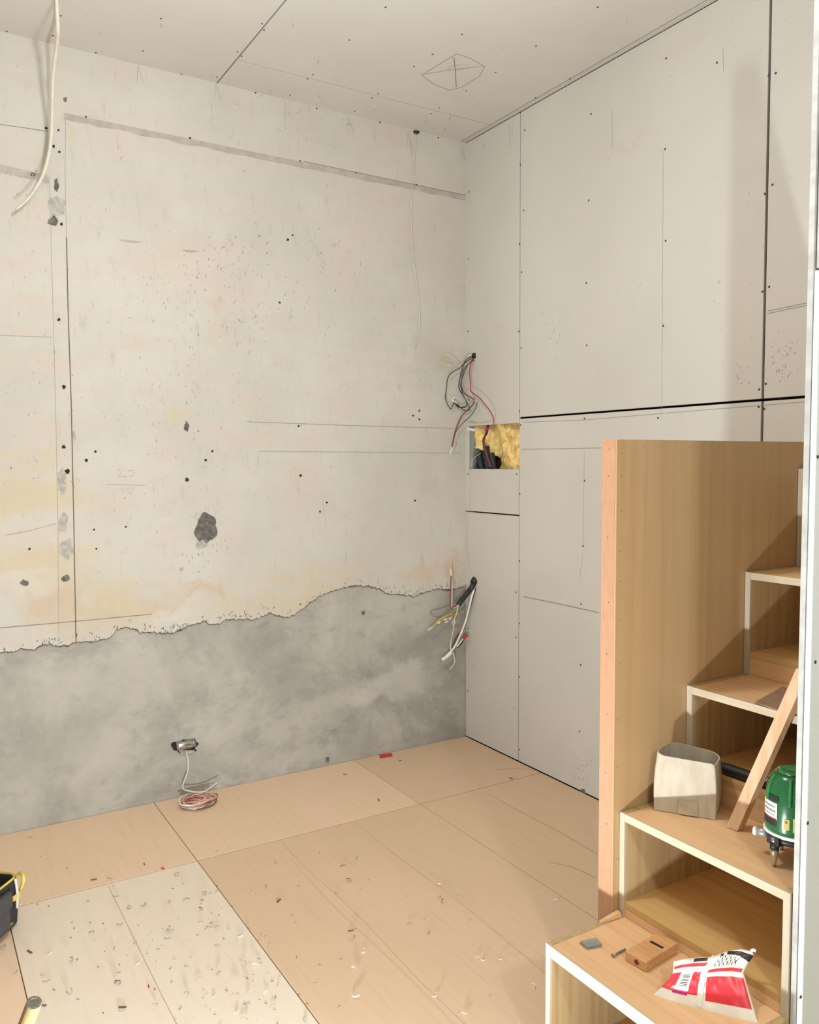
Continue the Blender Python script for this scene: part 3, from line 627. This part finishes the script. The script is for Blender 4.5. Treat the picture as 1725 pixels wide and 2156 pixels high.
mb.add([(p.x+nrm.x*.0042,p.y+nrm.y*.0042,z) for p,z in ((A.lerp(B,.40),z0+.002),(A.lerp(B,.72),z0+.002),(A.lerp(B,.72),z0+.036),(A.lerp(B,.40),z0+.036))], [(0,1,2,3)]); o = mb.obj('clear_tape', M['card_tape'], t); sl = o.modifiers.new('thick','SOLIDIFY'); sl.thickness = .0004
# leaning batten
bA = Vector((-.784,-2.128,z0)); bd = (hit(1676,1452,'y',-2.235) - bA)
bA2 = hit(1563,1746,'z',z0); 
def solve_batten():
    best = None
    for yy in [-2.16-.005*k for k in range(30)]:
        P = hit(1672,1450,'y',yy)
        d = P-bA; s = (.800-bA.z)/d.z; q = bA+d*s
        e = abs(q.x-(-.703-.023))
        if best is None or e < best[0]: best = (e, P)
    return best[1]
bP = solve_batten(); bd = (bP-bA).normalized()
sidev = Vector((0.05,-1.0,0)); sidev = (sidev - bd*sidev.dot(bd)).normalized(); dep = bd.cross(sidev).normalized()
if dep.x < 0: dep = -dep
t = MB(); L = (bP-bA).length*1.12
w1, w2 = .026, .021
p0 = bA + Vector((0,0,0))
cor = [p0 - sidev*w1/2, p0 + sidev*w1/2, p0 + sidev*w1/2 + dep*w2, p0 - sidev*w1/2 + dep*w2]
cor0 = [c_ + bd*((z0+.0005-c_.z)/bd.z) for c_ in cor]; cor1 = [c_ + bd*L for c_ in cor]
t.add(cor0+cor1, [(0,3,2,1),(4,5,6,7),(0,1,5,4),(1,2,6,5),(2,3,7,6),(3,0,4,7)])
o = tag(t.obj('wood_batten', M['batten']), 'narrow wooden batten leaning from the second step onto the third', 'batten')
# black tool lying in the third step's cubby
t = thing('tool_case', (-.672,-2.10,.602), 'black rounded tool with white tick marks inside the dark cubby', 'tool')
mb = MB(); a = Vector((-.682,-1.985,.6165)); b_ = Vector((-.664,-2.26,.6165))
pts = [a.lerp(b_,k/14) for k in range(15)]
mb.tube(pts, lambda u: .0135*min(1,(.25+4.5*min(u,1-u))**.5), 10, sub=2); o = mb.obj('tool_body', M['blk_pl'], t, True)
mb = MB()
for k in range(5):
    p = a.lerp(b_,.42+.035*k); mb.obox(p+Vector((-.0118,0,.0066)), (.001,0,0), (0,-.0012,0), (.006,0,.007))
mb.obj('tick_mark', M['white_pl'], t)
# thin offcut on the third tread
zz = .7975; pts = [hit(x,y,'z',zz) for x,y in ((1590,1481),(1654,1502),(1690,1462),(1648,1448))]
pts = [Vector((min(p.x,-.50),max(p.y,-2.34),p.z)) for p in pts]
mb = MB(); mb.add([p for p in pts]+[p+Vector((0,0,.003)) for p in pts], [(3,2,1,0),(4,5,6,7),(0,1,5,4),(1,2,6,5),(2,3,7,6),(3,0,4,7)])
tag(mb.obj('veneer_offcut', M['paper']), 'thin brown veneer offcut lying flat on the third step', 'offcut')
# laser level
lx, ly, lz = -.806, -2.287, z0
t = thing('laser_level', (lx,ly,lz), 'green laser level on metal legs on the second step', 'laser level')
mb = MB(); prof = [(.044,.062),(.050,.066),(.0515,.075),(.0515,.120),(.049,.148),(.043,.170),(.036,.181),(.030,.184)]
mb.lathe((lx,ly,lz), prof, 40, 0); body = mb.obj('body', M['lgreen'], t, True)
mb = MB(); mb.lathe((lx,ly,lz), [(.030,.1842),(.030,.188),(.022,.1895),(.020,.1865)], 32); mb.obj('top_cap', M['lgreen2'], t, True)
mb = MB(); mb.lathe((lx,ly,lz), [(.0520,.0615),(.0535,.063),(.0535,.0665),(.0520,.068)], 40); mb.obj('trim_ring', M['white_pl'], t, True)
mb = MB(); mb.lathe((lx,ly,lz), [(.036,.044),(.048,.048),(.051,.061)], 40); mb.obj('base_ring', M['blk_pl'], t, True)
# the direction towards the viewer
vd = Vector((CAM.x-lx, CAM.y-ly, 0)).normalized(); a0 = math.atan2(vd.y, vd.x)
for k in range(3):
    a = a0 - math.radians(38) + k*2*math.pi/3; p = Vector((lx+.050*math.cos(a), ly+.050*math.sin(a), lz))
    if p.y < -2.352: p.y = -2.352
    mb = MB(); mb.lathe(p, [(.0035,.0005),(.0045,.010),(.0085,.030),(.0085,.036)], 16); lg = mb.obj('leg', M['chrome'], t, True)
    mb = MB(); mb.lathe(p, [(.0088,.036),(.0088,.048)], 16); mb.obj('grip', M['blk_pl'], lg, True)
    mb = MB(); mb.lathe(p, [(.0075,.048),(.0075,.060)], 16); mb.obj('collar', M['chrome'], lg, True)
    mb = MB(); ex = Vector((math.cos(a),math.sin(a),0)); ey = Vector((-ex.y,ex.x,0)); mb.obox(Vector((lx,ly,lz+.046))+ex*.02-ey*.014, ex*.036, ey*.028, (0,0,.016)); mb.obj('bracket', M['blk_pl'], t)
a = a0 - math.radians(98); ex = Vector((math.cos(a),math.sin(a),0)); p = Vector((lx,ly,lz+.046))
mb = MB(); mb.lathe(p+ex*.046, [(.007,0),(.009,.004),(.009,.020)], 16, 0, ex); kb = mb.obj('knob', M['galv'], t, True)
mb = MB(); mb.lathe(p+ex*.0662, [(.0088,0),(.0088,.006),(.0065,.0075)], 16, 0, ex); mb.obj('knob_tip', M['white_pl'], kb, True)
def cyl_patch(name, a_lo, a_hi, z_lo, z_hi, mat, parent, r=.0520, n=10):
    vs = []
    for k in range(n+1):
        a = a0 + math.radians(a_lo+(a_hi-a_lo)*k/n); vs += [(lx+r*math.cos(a), ly+r*math.sin(a), lz+z_lo), (lx+r*math.cos(a), ly+r*math.sin(a), lz+z_hi)]
    return me_obj(name, vs, [(2*k,2*k+2,2*k+3,2*k+1) for k in range(n)], mat, parent)
lb = cyl_patch('label_plate', -78, -32, .096, .130, M['white_pl'], t)
cyl_patch('label_band', -78, -33, .083, .0958, M['blk_pl'], t)
cyl_patch('label_stripe', -78, -33, .0958, .099, M['dkred_pl'], t, .0522)
mb = MB(); rl = random.Random(9)
for row,(zc,h_) in enumerate(((.122,.0045),(.113,.0055),(.105,.003))):
    a = -74
    while a < -38:
        wd = rl.uniform(1.5,3.2)
        for (da,zz0,zz1) in ((0,zc-h_/2,zc+h_/2),(wd*.55,zc-h_/2,zc+h_*.3)):
            aa = a0+math.radians(a+da); ab = a0+math.radians(a+da+wd*.35); r = .0523
            mb.add([(lx+r*math.cos(q),ly+r*math.sin(q),lz+zq) for q,zq in ((aa,zz0),(ab,zz0),(ab,zz1),(aa,zz1))], [(0,1,2,3)])
        a += wd+1.2
mb.obj('label_print', M['blk_pl'], lb)
tg = cyl_patch('yellow_tag', -17, -5, .083, .104, M['yellow_trim'], t, .0522)
cyl_patch('tag_print', -14, -9, .096, .101, M['blk_pl'], tg, .0525, 4)
cyl_patch('yellow_mark', 2, 14, .080, .108, M['yellow_trim'], t, .0522)
for ang in (-62, -5, 40):
    aa = a0+math.radians(ang); mb = MB(); mb.tube([(lx+r*math.cos(aa),ly+r*math.sin(aa),lz+zq) for r,zq in ((.0515,.130),(.0495,.147),(.0438,.169),(.037,.181))], .0035, 8, sub=4); mb.obj('rib', M['lgreen2'], t, True)
cyl_patch('window', -62, -30, .1335, .1435, M['hole'], t, .0512)
# things on the first step
z1 = .2880
t = thing('metal_plate', tuple(hit(1246,1990,'z',z1)), 'two small stacked grey metal plates on the first step', 'plate')
for k,(dx,dy,rot) in enumerate(((0,0,0),(.0025,.002,.06))):
    q = [hit(x,y,'z',z1) for x,y in ((1221,1987),(1256,1980),(1268,1994),(1236,2000))]; c0 = sum(q,Vector())/4
    q = [c0 + Matrix.Rotation(rot,3,'Z')@(p-c0) + Vector((dx,dy,.0003+.0022*k)) for p in q]
    mb = MB(); mb.add(q+[p+Vector((0,0,.002)) for p in q], [(3,2,1,0),(4,5,6,7),(0,1,5,4),(1,2,6,5),(2,3,7,6),(3,0,4,7)]); mb.obj('plate_sheet', M['galv'], t)
p0, p1 = hit(1291,2012,'z',z1+.004), hit(1318,1998,'z',z1+.002)
t = thing('wood_screw', tuple(p0-Vector((0,0,.004))), 'single steel screw lying between the metal plates and wooden block', 'screw')
mb = MB(); mb.tube([p0,p1], lambda u: .0021-.0012*u**4, 8, sub=1); mb.tube([p0.lerp(p1,k/18) for k in range(3,18)], lambda u: .0021+.0005*math.sin(u*88), 8, sub=3); mb.obj('shank', M['steel'], t, True)
mb = MB(); d = (p0-p1).normalized(); mb.lathe(p0, [(.002,-.003),(.0042,0),(.0040,.001)], 12, 0, d); mb.obj('head', M['steel'], t)
# wooden plane block
q = [hit(x,y,'z',z1+.022) for x,y in ((1317,2002),(1384,1963),(1428,1992),(1355,2030))]
t = thing('wood_plane', tuple(sum(q,Vector())/4 - Vector((0,0,.022))), 'small wooden block plane with a dark slot on the first step', 'wood plane')
o0 = q[0]; ex = (q[1]-q[0]); ey = (q[3]-q[0]); ey = ey - ex*(ey.dot(ex)/ex.length_squared)
mb = MB(); dn = Vector((0,0,-.0215)); 
mb.obox(o0+dn, ex, ey, (0,0,.0215)); bevel(mb.obj('block', M['block'], t), .0015)
mb = MB(); c0 = o0+ex*.60+ey*.22+Vector((0,0,-.002)); mb.obox(c0, ex*.07, ey*.62, (0,0,.0024)); mb.obj('slot', M['hole'], t)
mb = MB(); mb.lathe(o0+ey*.55+Vector((0,0,-.011))-ex.normalized()*-.001, [(.006,0),(.0058,.0014)], 14, 0, -ex); mb.obj('end_hole', M['dkred_pl'], t)
# shim strip at the foot of the screen
A = hit(1250,1934,'z',z1+.001); B = hit(1304,1914,'z',z1+.006)
A = Vector((-.990,-1.9335,z1)); B = Vector((-.932,-1.9335,z1+.001))
mb = MB(); d = B-A
ws = .006
mb.add([A+Vector((0,0,.0005)), A+Vector((0,-ws*1.2,.0005)), B+Vector((0,-ws*2.4,.0005)), B+Vector((0,0,.0005)), A+Vector((0,0,.004)), A+Vector((0,-ws*1.1,.003)), B+Vector((0,-ws*1.9,.011)), B+Vector((0,0,.012))],
       [(3,2,1,0),(4,5,6,7),(0,1,5,4),(1,2,6,5),(2,3,7,6),(3,0,4,7)])
tag(mb.obj('wood_shim', M['tread']), 'small wooden wedge at the foot of the peach strip on the first step', 'wedge')
# plastic bag
BLp, BRp, TRp = Vector((-1.080,-2.180,z1+.002)), Vector((-.980,-2.336,z1+.002)), Vector((-.935,-2.292,.386))
bn = (BRp-BLp).cross(TRp-BLp).normalized()
if bn.dot(CAM-BLp) < 0: bn = -bn
bot = [(1375,2095),(1400,2108),(1440,2122),(1490,2134),(1545,2148),(1598,2160)]; topc = [(1419,2024),(1440,2019),(1468,2016),(1500,2014),(1530,2003),(1560,1998),(1585,2003)]
lef = [(1375,2095),(1395,2076),(1410,2060),(1417,2048),(1418,2036),(1419,2024)]; rig = [(1598,2160),(1586,2118),(1574,2075),(1566,2048),(1575,2030),(1588,2012),(1585,2003)]
def samp(poly, u):
    s = u*(len(poly)-1); i = min(int(s),len(poly)-2); f_ = s-i; return Vector(poly[i]).lerp(Vector(poly[i+1]),f_)
NU, NV = 110, 84; vs = []; fs = []; mi = []
def bagcol(u, v):
    W, R, K, D, G = 0, 1, 2, 3, 4
    if .50 < u < .565: return W
    if u < .50:
        if .23 < u < .40 and .22 < v < .56:
            if .27 < u < .37 and .27 < v < .50: return K if (int((v-.27)*90)*7919 % 5) in (0,2) else W
            return W
        if .16 < v < .20 and .22 < u < .40: return 3
        if .18 < v < .56 and u < .49: return R
        if .70 < v < .80 and u > .03: return R
        if .31 < u < .46 and .83 < v < .97: return K
        return W
    if .13 < v < .43 and .575 < u < .985: return R
    if .50 < v < .575 and u < .97: return R
    dd_ = v-(1.0-.55*(u-.70))
    if u > .68 and -.135 < dd_ < -.005: return K
    if v > .62 and .60 < u < .86 and dd_ < -.16:
        row = int((u-.60)/.033); fr = ((u-.60)/.033) % 1
        if fr < .6:
            h_ = (int(v*70)*374761 + row*668265 + int(fr*3)*97) % 7
            return K if h_ in (0,1,3,5) else W
    if .86 < v < .95 and .61 < u < .65: return K
    return W
for j in range(NV+1):
    for i in range(NU+1):
        u = i/NU; v = j/NV
        P = samp(bot,u)*(1-v)+samp(topc,u)*v + samp(lef,v)*(1-u)+samp(rig,v)*u - (Vector(bot[0])*(1-u)*(1-v)+Vector(bot[-1])*u*(1-v)+Vector(topc[0])*(1-u)*v+Vector(topc[-1])*u*v)
        p = hitplane(P.x,P.y,BLp,bn); e = (min(u,1-u)*min(v,1-v)); bl_ = (16*u*(1-u)*v*(1-v))**.45
        wr_ = .0035*mnoise.noise((u*5,v*5,1))+.0016*mnoise.noise((u*14,v*9,3)) + .0018*math.sin(14*u+9*v)*(1-v)
        vs.append(p + bn*(.015*bl_ + 1.5*wr_*bl_))
b0n = len(vs)
for j in range(NV+1):
    for i in range(NU+1):
        u = i/NU; v = j/NV; k = j*(NU+1)+i; edge_ = i in (0,NU) or j in (0,NV)
        if edge_: vs.append(vs[k]-bn*.0006)
        else:
            bl_ = (16*u*(1-u)*v*(1-v))**.45; q = vs[k]-bn*(.016*bl_+.0006); q.z = max(q.z,z1+.0006)
            if q.x > -.927 and q.z < .326: q.z = .326
            vs.append(q)
for j in range(NV):
    for i in range(NU):
        k = j*(NU+1)+i; fs.append((k,k+1,k+NU+2,k+NU+1)); mi.append(bagcol((i+.5)/NU,(j+.5)/NV))
        k += b0n; fs.append((k+NU+1,k+NU+2,k+1,k)); mi.append(0)
bagw = plain('bag_white', S(236,228,212), .35, var=.05); bagr = plain('bag_red', S(226,52,60), .35, var=.06); bagk = plain('bag_black', S(34,34,38), .4); bagm = plain('bag_magenta', S(196,40,110), .4)
t = thing('plastic_bag', tuple(BLp.lerp(BRp,.5)), 'crumpled white and red printed plastic bag on the first step', 'bag')
me_obj('bag_film', vs, fs, [bagw,bagr,bagk,bagm,bagw], t, mi, True)
mb = MB(); q = [vs[int(NV*f_)*(NU+1)+int(NU*.533)]+bn*.0012 for f_ in [k/16 for k in range(17)]]; mb.ribbon(q, bn, .0085); o = mb.obj('back_seam', bagw, t); s_ = o.modifiers.new('thick','SOLIDIFY'); s_.thickness = .0008
mb = MB()
tw = vs[NV*(NU+1)+NU-2]; mb.tube([tw, tw+Vector((.001,-.004,.004)), tw+Vector((.002,-.009,.004))], .0032, 6, sub=4); mb.obj('twisted_corner', bagw, t, True)
# ------------------------------------------------------------------ things on the floor
# tool bag at the left edge
e1 = Vector((-.65,-.76,0)).normalized(); e2 = Vector((-.76,.65,0)).normalized(); C0 = Vector((-2.058,-.668,0)); LW, LD, LH = .30, .20, .143
t = thing('tool_bag', tuple(C0+e1*LW/2+e2*LD/2), 'black fabric tool bag with yellow trim cut off by the left edge', 'tool bag')
def rr(s_in, z, flare=0.0, n=6, rad=.035):
    q = [C0+e1*(s_in-flare)+e2*(s_in-flare), C0+e1*(LW-s_in+flare)+e2*(s_in-flare), C0+e1*(LW-s_in+flare)+e2*(LD-s_in+flare), C0+e1*(s_in-flare)+e2*(LD-s_in+flare)]
    out = []
    for i in range(4):
        p = q[i]; A = p+(q[i-1]-p).normalized()*rad; B = p+(q[(i+1)%4]-p).normalized()*rad
        for k in range(n+1):
            s = k/n; v = A*(1-s)**2+p*2*s*(1-s)+B*s*s; out.append(Vector((v.x,v.y,z)))
    return out
rows = [rr(.014,.0006), rr(.004,.010), rr(.002,.05), rr(.002,.10), rr(.004,LH), rr(.010,LH+.001), rr(.012,LH-.004), rr(.014,.05), rr(.02,.02)]
n = len(rows[0]); vs = [v for r in rows for v in r]
fs = [(j*n+k, j*n+(k+1)%n, (j+1)*n+(k+1)%n, (j+1)*n+k) for j in range(len(rows)-1) for k in range(n)] + [tuple(range(n))[::-1], tuple((len(rows)-1)*n+k for k in range(n))]
me_obj('bag_shell', vs, fs, M['fabric'], t, smooth=False)
mb = MB(); q = rr(.007,LH+.002); mb.tube(q+[q[0],q[1]], .0038, 6, sub=1); mb.obj('rim_piping', M['yellow_trim'], t, True)
mb = MB(); q = rr(.0035,.018)
mb.tube([v for v in q[n//4:n//4+1]]+[C0+e1*s-e2*-.0005+Vector((0,0,.022)) for s in (.05,.12,.2,.26)], .0028, 6, sub=1); mb.obj('bottom_piping', M['yellow_trim'], t, True)
# front pocket with flap, straps, clip
mb = MB(); mb.obox(C0+e1*.075-e2*.014+Vector((0,0,.022)), e1*.14, e2*.016, (0,0,.085)); pk = bevel(mb.obj('pocket', M['fabric2'], t), .008, 3)
mb = MB(); mb.obox(C0+e1*.070-e2*.018+Vector((0,0,.085)), e1*.15, e2*.020, (0,0,.045)); bevel(mb.obj('pocket_flap', M['fabric2'], t), .006, 3)
mb = MB(); mb.tube([C0+e1*.035-e2*.004+Vector((0,0,.06)), C0+e1*.035-e2*.006+Vector((0,0,.11)), C0+e1*.036-e2*.002+Vector((0,0,LH+.004))], .0042, 8, sub=4); mb.obj('strap_piping', M['cream_pl'], t, True)
mb = MB(); mb.obox(C0+e1*.022-e2*.009+Vector((0,0,.088)), e1*.032, e2*.006, (0,0,.016)); bevel(mb.obj('buckle', M['yellow_trim'], t), .002)
mb = MB(); mb.tube([C0+e1*.008+e2*.002+Vector((0,0,LH-.045)), C0+e1*.002-e2*.004+Vector((0,0,LH-.022)), C0-e1*.006+e2*.002+Vector((0,0,LH-.008)), C0-e1*.014+e2*.016+Vector((0,0,LH-.006)), C0-e1*.016+e2*.030+Vector((0,0,LH-.016))], .0055, 8, sub=5); mb.obj('side_handle', M['yellow_trim'], t, True)
mb = MB(); q = [C0+e1*s+e2*.10+Vector((0,0,z)) for s,z in ((.012,LH-.02),(.03,LH+.02),(.12,LH+.05),(.22,LH+.045),(.285,LH))]; mb.tube(q, .009, 8, sub=5); mb.obj('carry_handle', M['fabric2'], t, True)
# upright handle at the bottom left
pt = Vector((-2.154,-1.745,.40)); pb = hit(-45,2420,'z',.03)
t = thing('mallet', (pb.x,pb.y,0), 'round wooden tool handle poking up at the lower left corner', 'mallet')
mb = MB(); mb.tube([pb, pb.lerp(pt,.5), pt], .0135, 20, sub=1); hd = mb.obj('handle', M['pole'], t, False)
d = (pt-pb).normalized(); mb = MB(); mb.lathe(pt, [(.0132,.0),(.0120,.0012),(.0085,.0014),(.0083,.0006),(.0001,.0006)], 20, 0, d); mb.obj('handle_end', M['pole_end'], hd)
mb = MB(); hx = Vector((-.5,-.8,0)).normalized(); mb.lathe(Vector((pb.x,pb.y,.0325))-hx*.055, [(.029,0),(.032,.004),(.032,.106),(.029,.110)], 24, 0, hx); mb.obj('mallet_head', M['blk_pl'], t, False)
# red tape scrap
q = [hit(x,y,'z',.0002) for x,y in ((799,1590),(824,1586),(827,1593),(800,1597))]
mb = MB(); mb.add(q+[p+Vector((0,0,.002)) for p in q], [(3,2,1,0),(4,5,6,7),(0,1,5,4),(1,2,6,5),(2,3,7,6),(3,0,4,7)])
tag(mb.obj('tape_scrap', M['red_pl']), 'small strip of red tape on the floor by the cement wall', 'tape')
# wood shavings
def curl(seed, rad, turns, wd):
    r_ = random.Random(seed); mb = MB(); n = 12; vs = []
    for k in range(n+1):
        a = turns*2*math.pi*k/n; rr_ = rad*(1-.35*k/n); x = rr_*math.cos(a)+r_.uniform(-.1,.1)*rad; y = rr_*math.sin(a); z = .0008+.004*abs(math.sin(a*.5+seed))*(turns > .3)
        vs += [(x,y,z), (x*.9,y*.9,z+wd)]
    me = bpy.data.meshes.new('shaving'); me.from_pydata(vs, [], [(2*k,2*k+1,2*k+3,2*k+2) for k in range(n)]); return me
def stickm(L, wd):
    mb = MB(); mb.box((-L/2,-wd/2,.0002),(L/2,wd/2,.0022)); me = bpy.data.meshes.new('shaving'); me.from_pydata(mb.v, [], mb.f); return me
protos = []
for i,(me,mm) in enumerate([(curl(1,.009,.45,.003),'shaving'), (curl(2,.007,.8,.003),'shaving'), (curl(3,.012,.3,.002),'shaving'), (curl(4,.008,1.1,.0025),'shaving'), (stickm(.014,.003),'shaving_d'), (curl(6,.010,.5,.0025),'shaving_w'), (stickm(.012,.004),'shaving_w'), (stickm(.010,.003),'red_pl')]):
    me.materials.append(M[mm]); protos.append(me)
A1 = [(110,145,2),(530,135,3),(145,260,2),(225,350,1),(310,335,0),(712,258,3),(790,245,6),(475,312,0),(590,312,0),(684,360,1),(685,322,6),(690,425,2),(770,455,0),(780,480,2),(495,495,0),(480,530,2),(165,455,0),(800,590,0),(940,530,6),(970,482,2),(865,488,6),(262,575,1),(105,605,2),(965,715,3),(1035,735,5),(803,778,1),(957,808,2),(145,840,1),(275,705,6),(592,905,1),(668,815,2),(905,930,0),(770,915,6),(1110,905,5),(390,978,1),(180,995,2),(1005,990,0),(920,1012,6),(1160,990,2),(1205,845,2),(950,1080,2),(1390,1070,2),(348,856,7),(440,90,7),(1192,300,4),(1118,215,0),(1155,52,2),(1017,250,6),(1605,85,2),(1650,172,3),(1585,242,2),(1660,495,4),(1665,545,0),(1145,580,2),(1675,752,5),(320,62,4)]
A2 = [(1120,237,4),(290,372,4),(80,212,4),(425,124,4),(65,795,2),(170,738,2),(675,900,5),(665,985,0),(700,1018,0),(1303,960,5),(1400,990,5),(190,1322,5),(130,1440,5),(905,1370,5),(950,1372,5),(1060,1375,5),(640,1595,5),(155,1600,5),(815,1730,5),(1250,1545,5),(870,1132,2),(480,1160,2),(580,1195,2)]
A3 = [(330,35,2),(1075,505,4),(340,1335,4),(565,1350,6),(140,1555,2),(800,1440,0),(1340,1700,1),(800,1800,1),(485,1950,4),(1405,1970,4),(1045,1125,1),(30,1290,3),(540,1640,2)]
deb = [(x/3.08+200,y/3.08+1800,k) for x,y,k in A1] + [(x/2.974+700,y/2.974+1560,k) for x,y,k in A2] + [(x/5.443,y/5.443+1760,k) for x,y,k in A3]
rd = random.Random(11)
for x,y,k in deb:
    P = hit(x,y,'z',0); o = bpy.data.objects.new('wood_shaving', protos[k]); C.objects.link(o)
    o.location = (P.x,P.y,.0003); o.rotation_euler = (0,0,rd.uniform(0,6.28)); s_ = rd.uniform(.9,1.5); o.scale = (s_,s_,s_)
    tag(o, ['tiny curled shaving littering the plywood floor','tiny curled shaving littering the plywood floor','tiny curled shaving littering the plywood floor','tiny curled shaving littering the plywood floor','tiny dark wood splinter littering the plywood floor','tiny pale curled shaving littering the plywood floor','tiny pale flat chip littering the plywood floor','tiny red plastic scrap littering the pale plywood'][k], 'shaving', ['curled shavings on the floor']*1 and {4:'dark splinters on the floor',5:'pale shavings on the floor',6:'pale chips on the floor',7:'red scraps on the floor'}.get(k,'curled shavings on the floor'))
mb = MB()
for _ in range(200):
    if rd.random() < .75: x, y = rd.gauss(420,170), rd.gauss(1990,95)
    else: x, y = rd.uniform(60,1150), rd.uniform(1720,2150)
    if y < 1790 or y > 2156 or x < 70: continue
    P = hit(x,y,'z',0)
    if P.x > -.66 and P.y < -1.2: continue
    a = rd.uniform(0,6.28); L = rd.uniform(.0015,.005); d = Vector((math.cos(a),math.sin(a),0))*L; s_ = Vector((-d.y,d.x,0))*.35
    mb.add([P-d-s_+Vector((0,0,.0004)),P+d-s_+Vector((0,0,.0004)),P+d+s_+Vector((0,0,.0012)),P-d+s_+Vector((0,0,.0012))], [(0,1,2,3)], rd.choice((0,0,1)))
tag(mb.obj('floor_dust', [M['shaving'], M['shaving_w']]), 'fine sawdust and specks scattered over the plywood floor', 'dust', None, 'stuff')
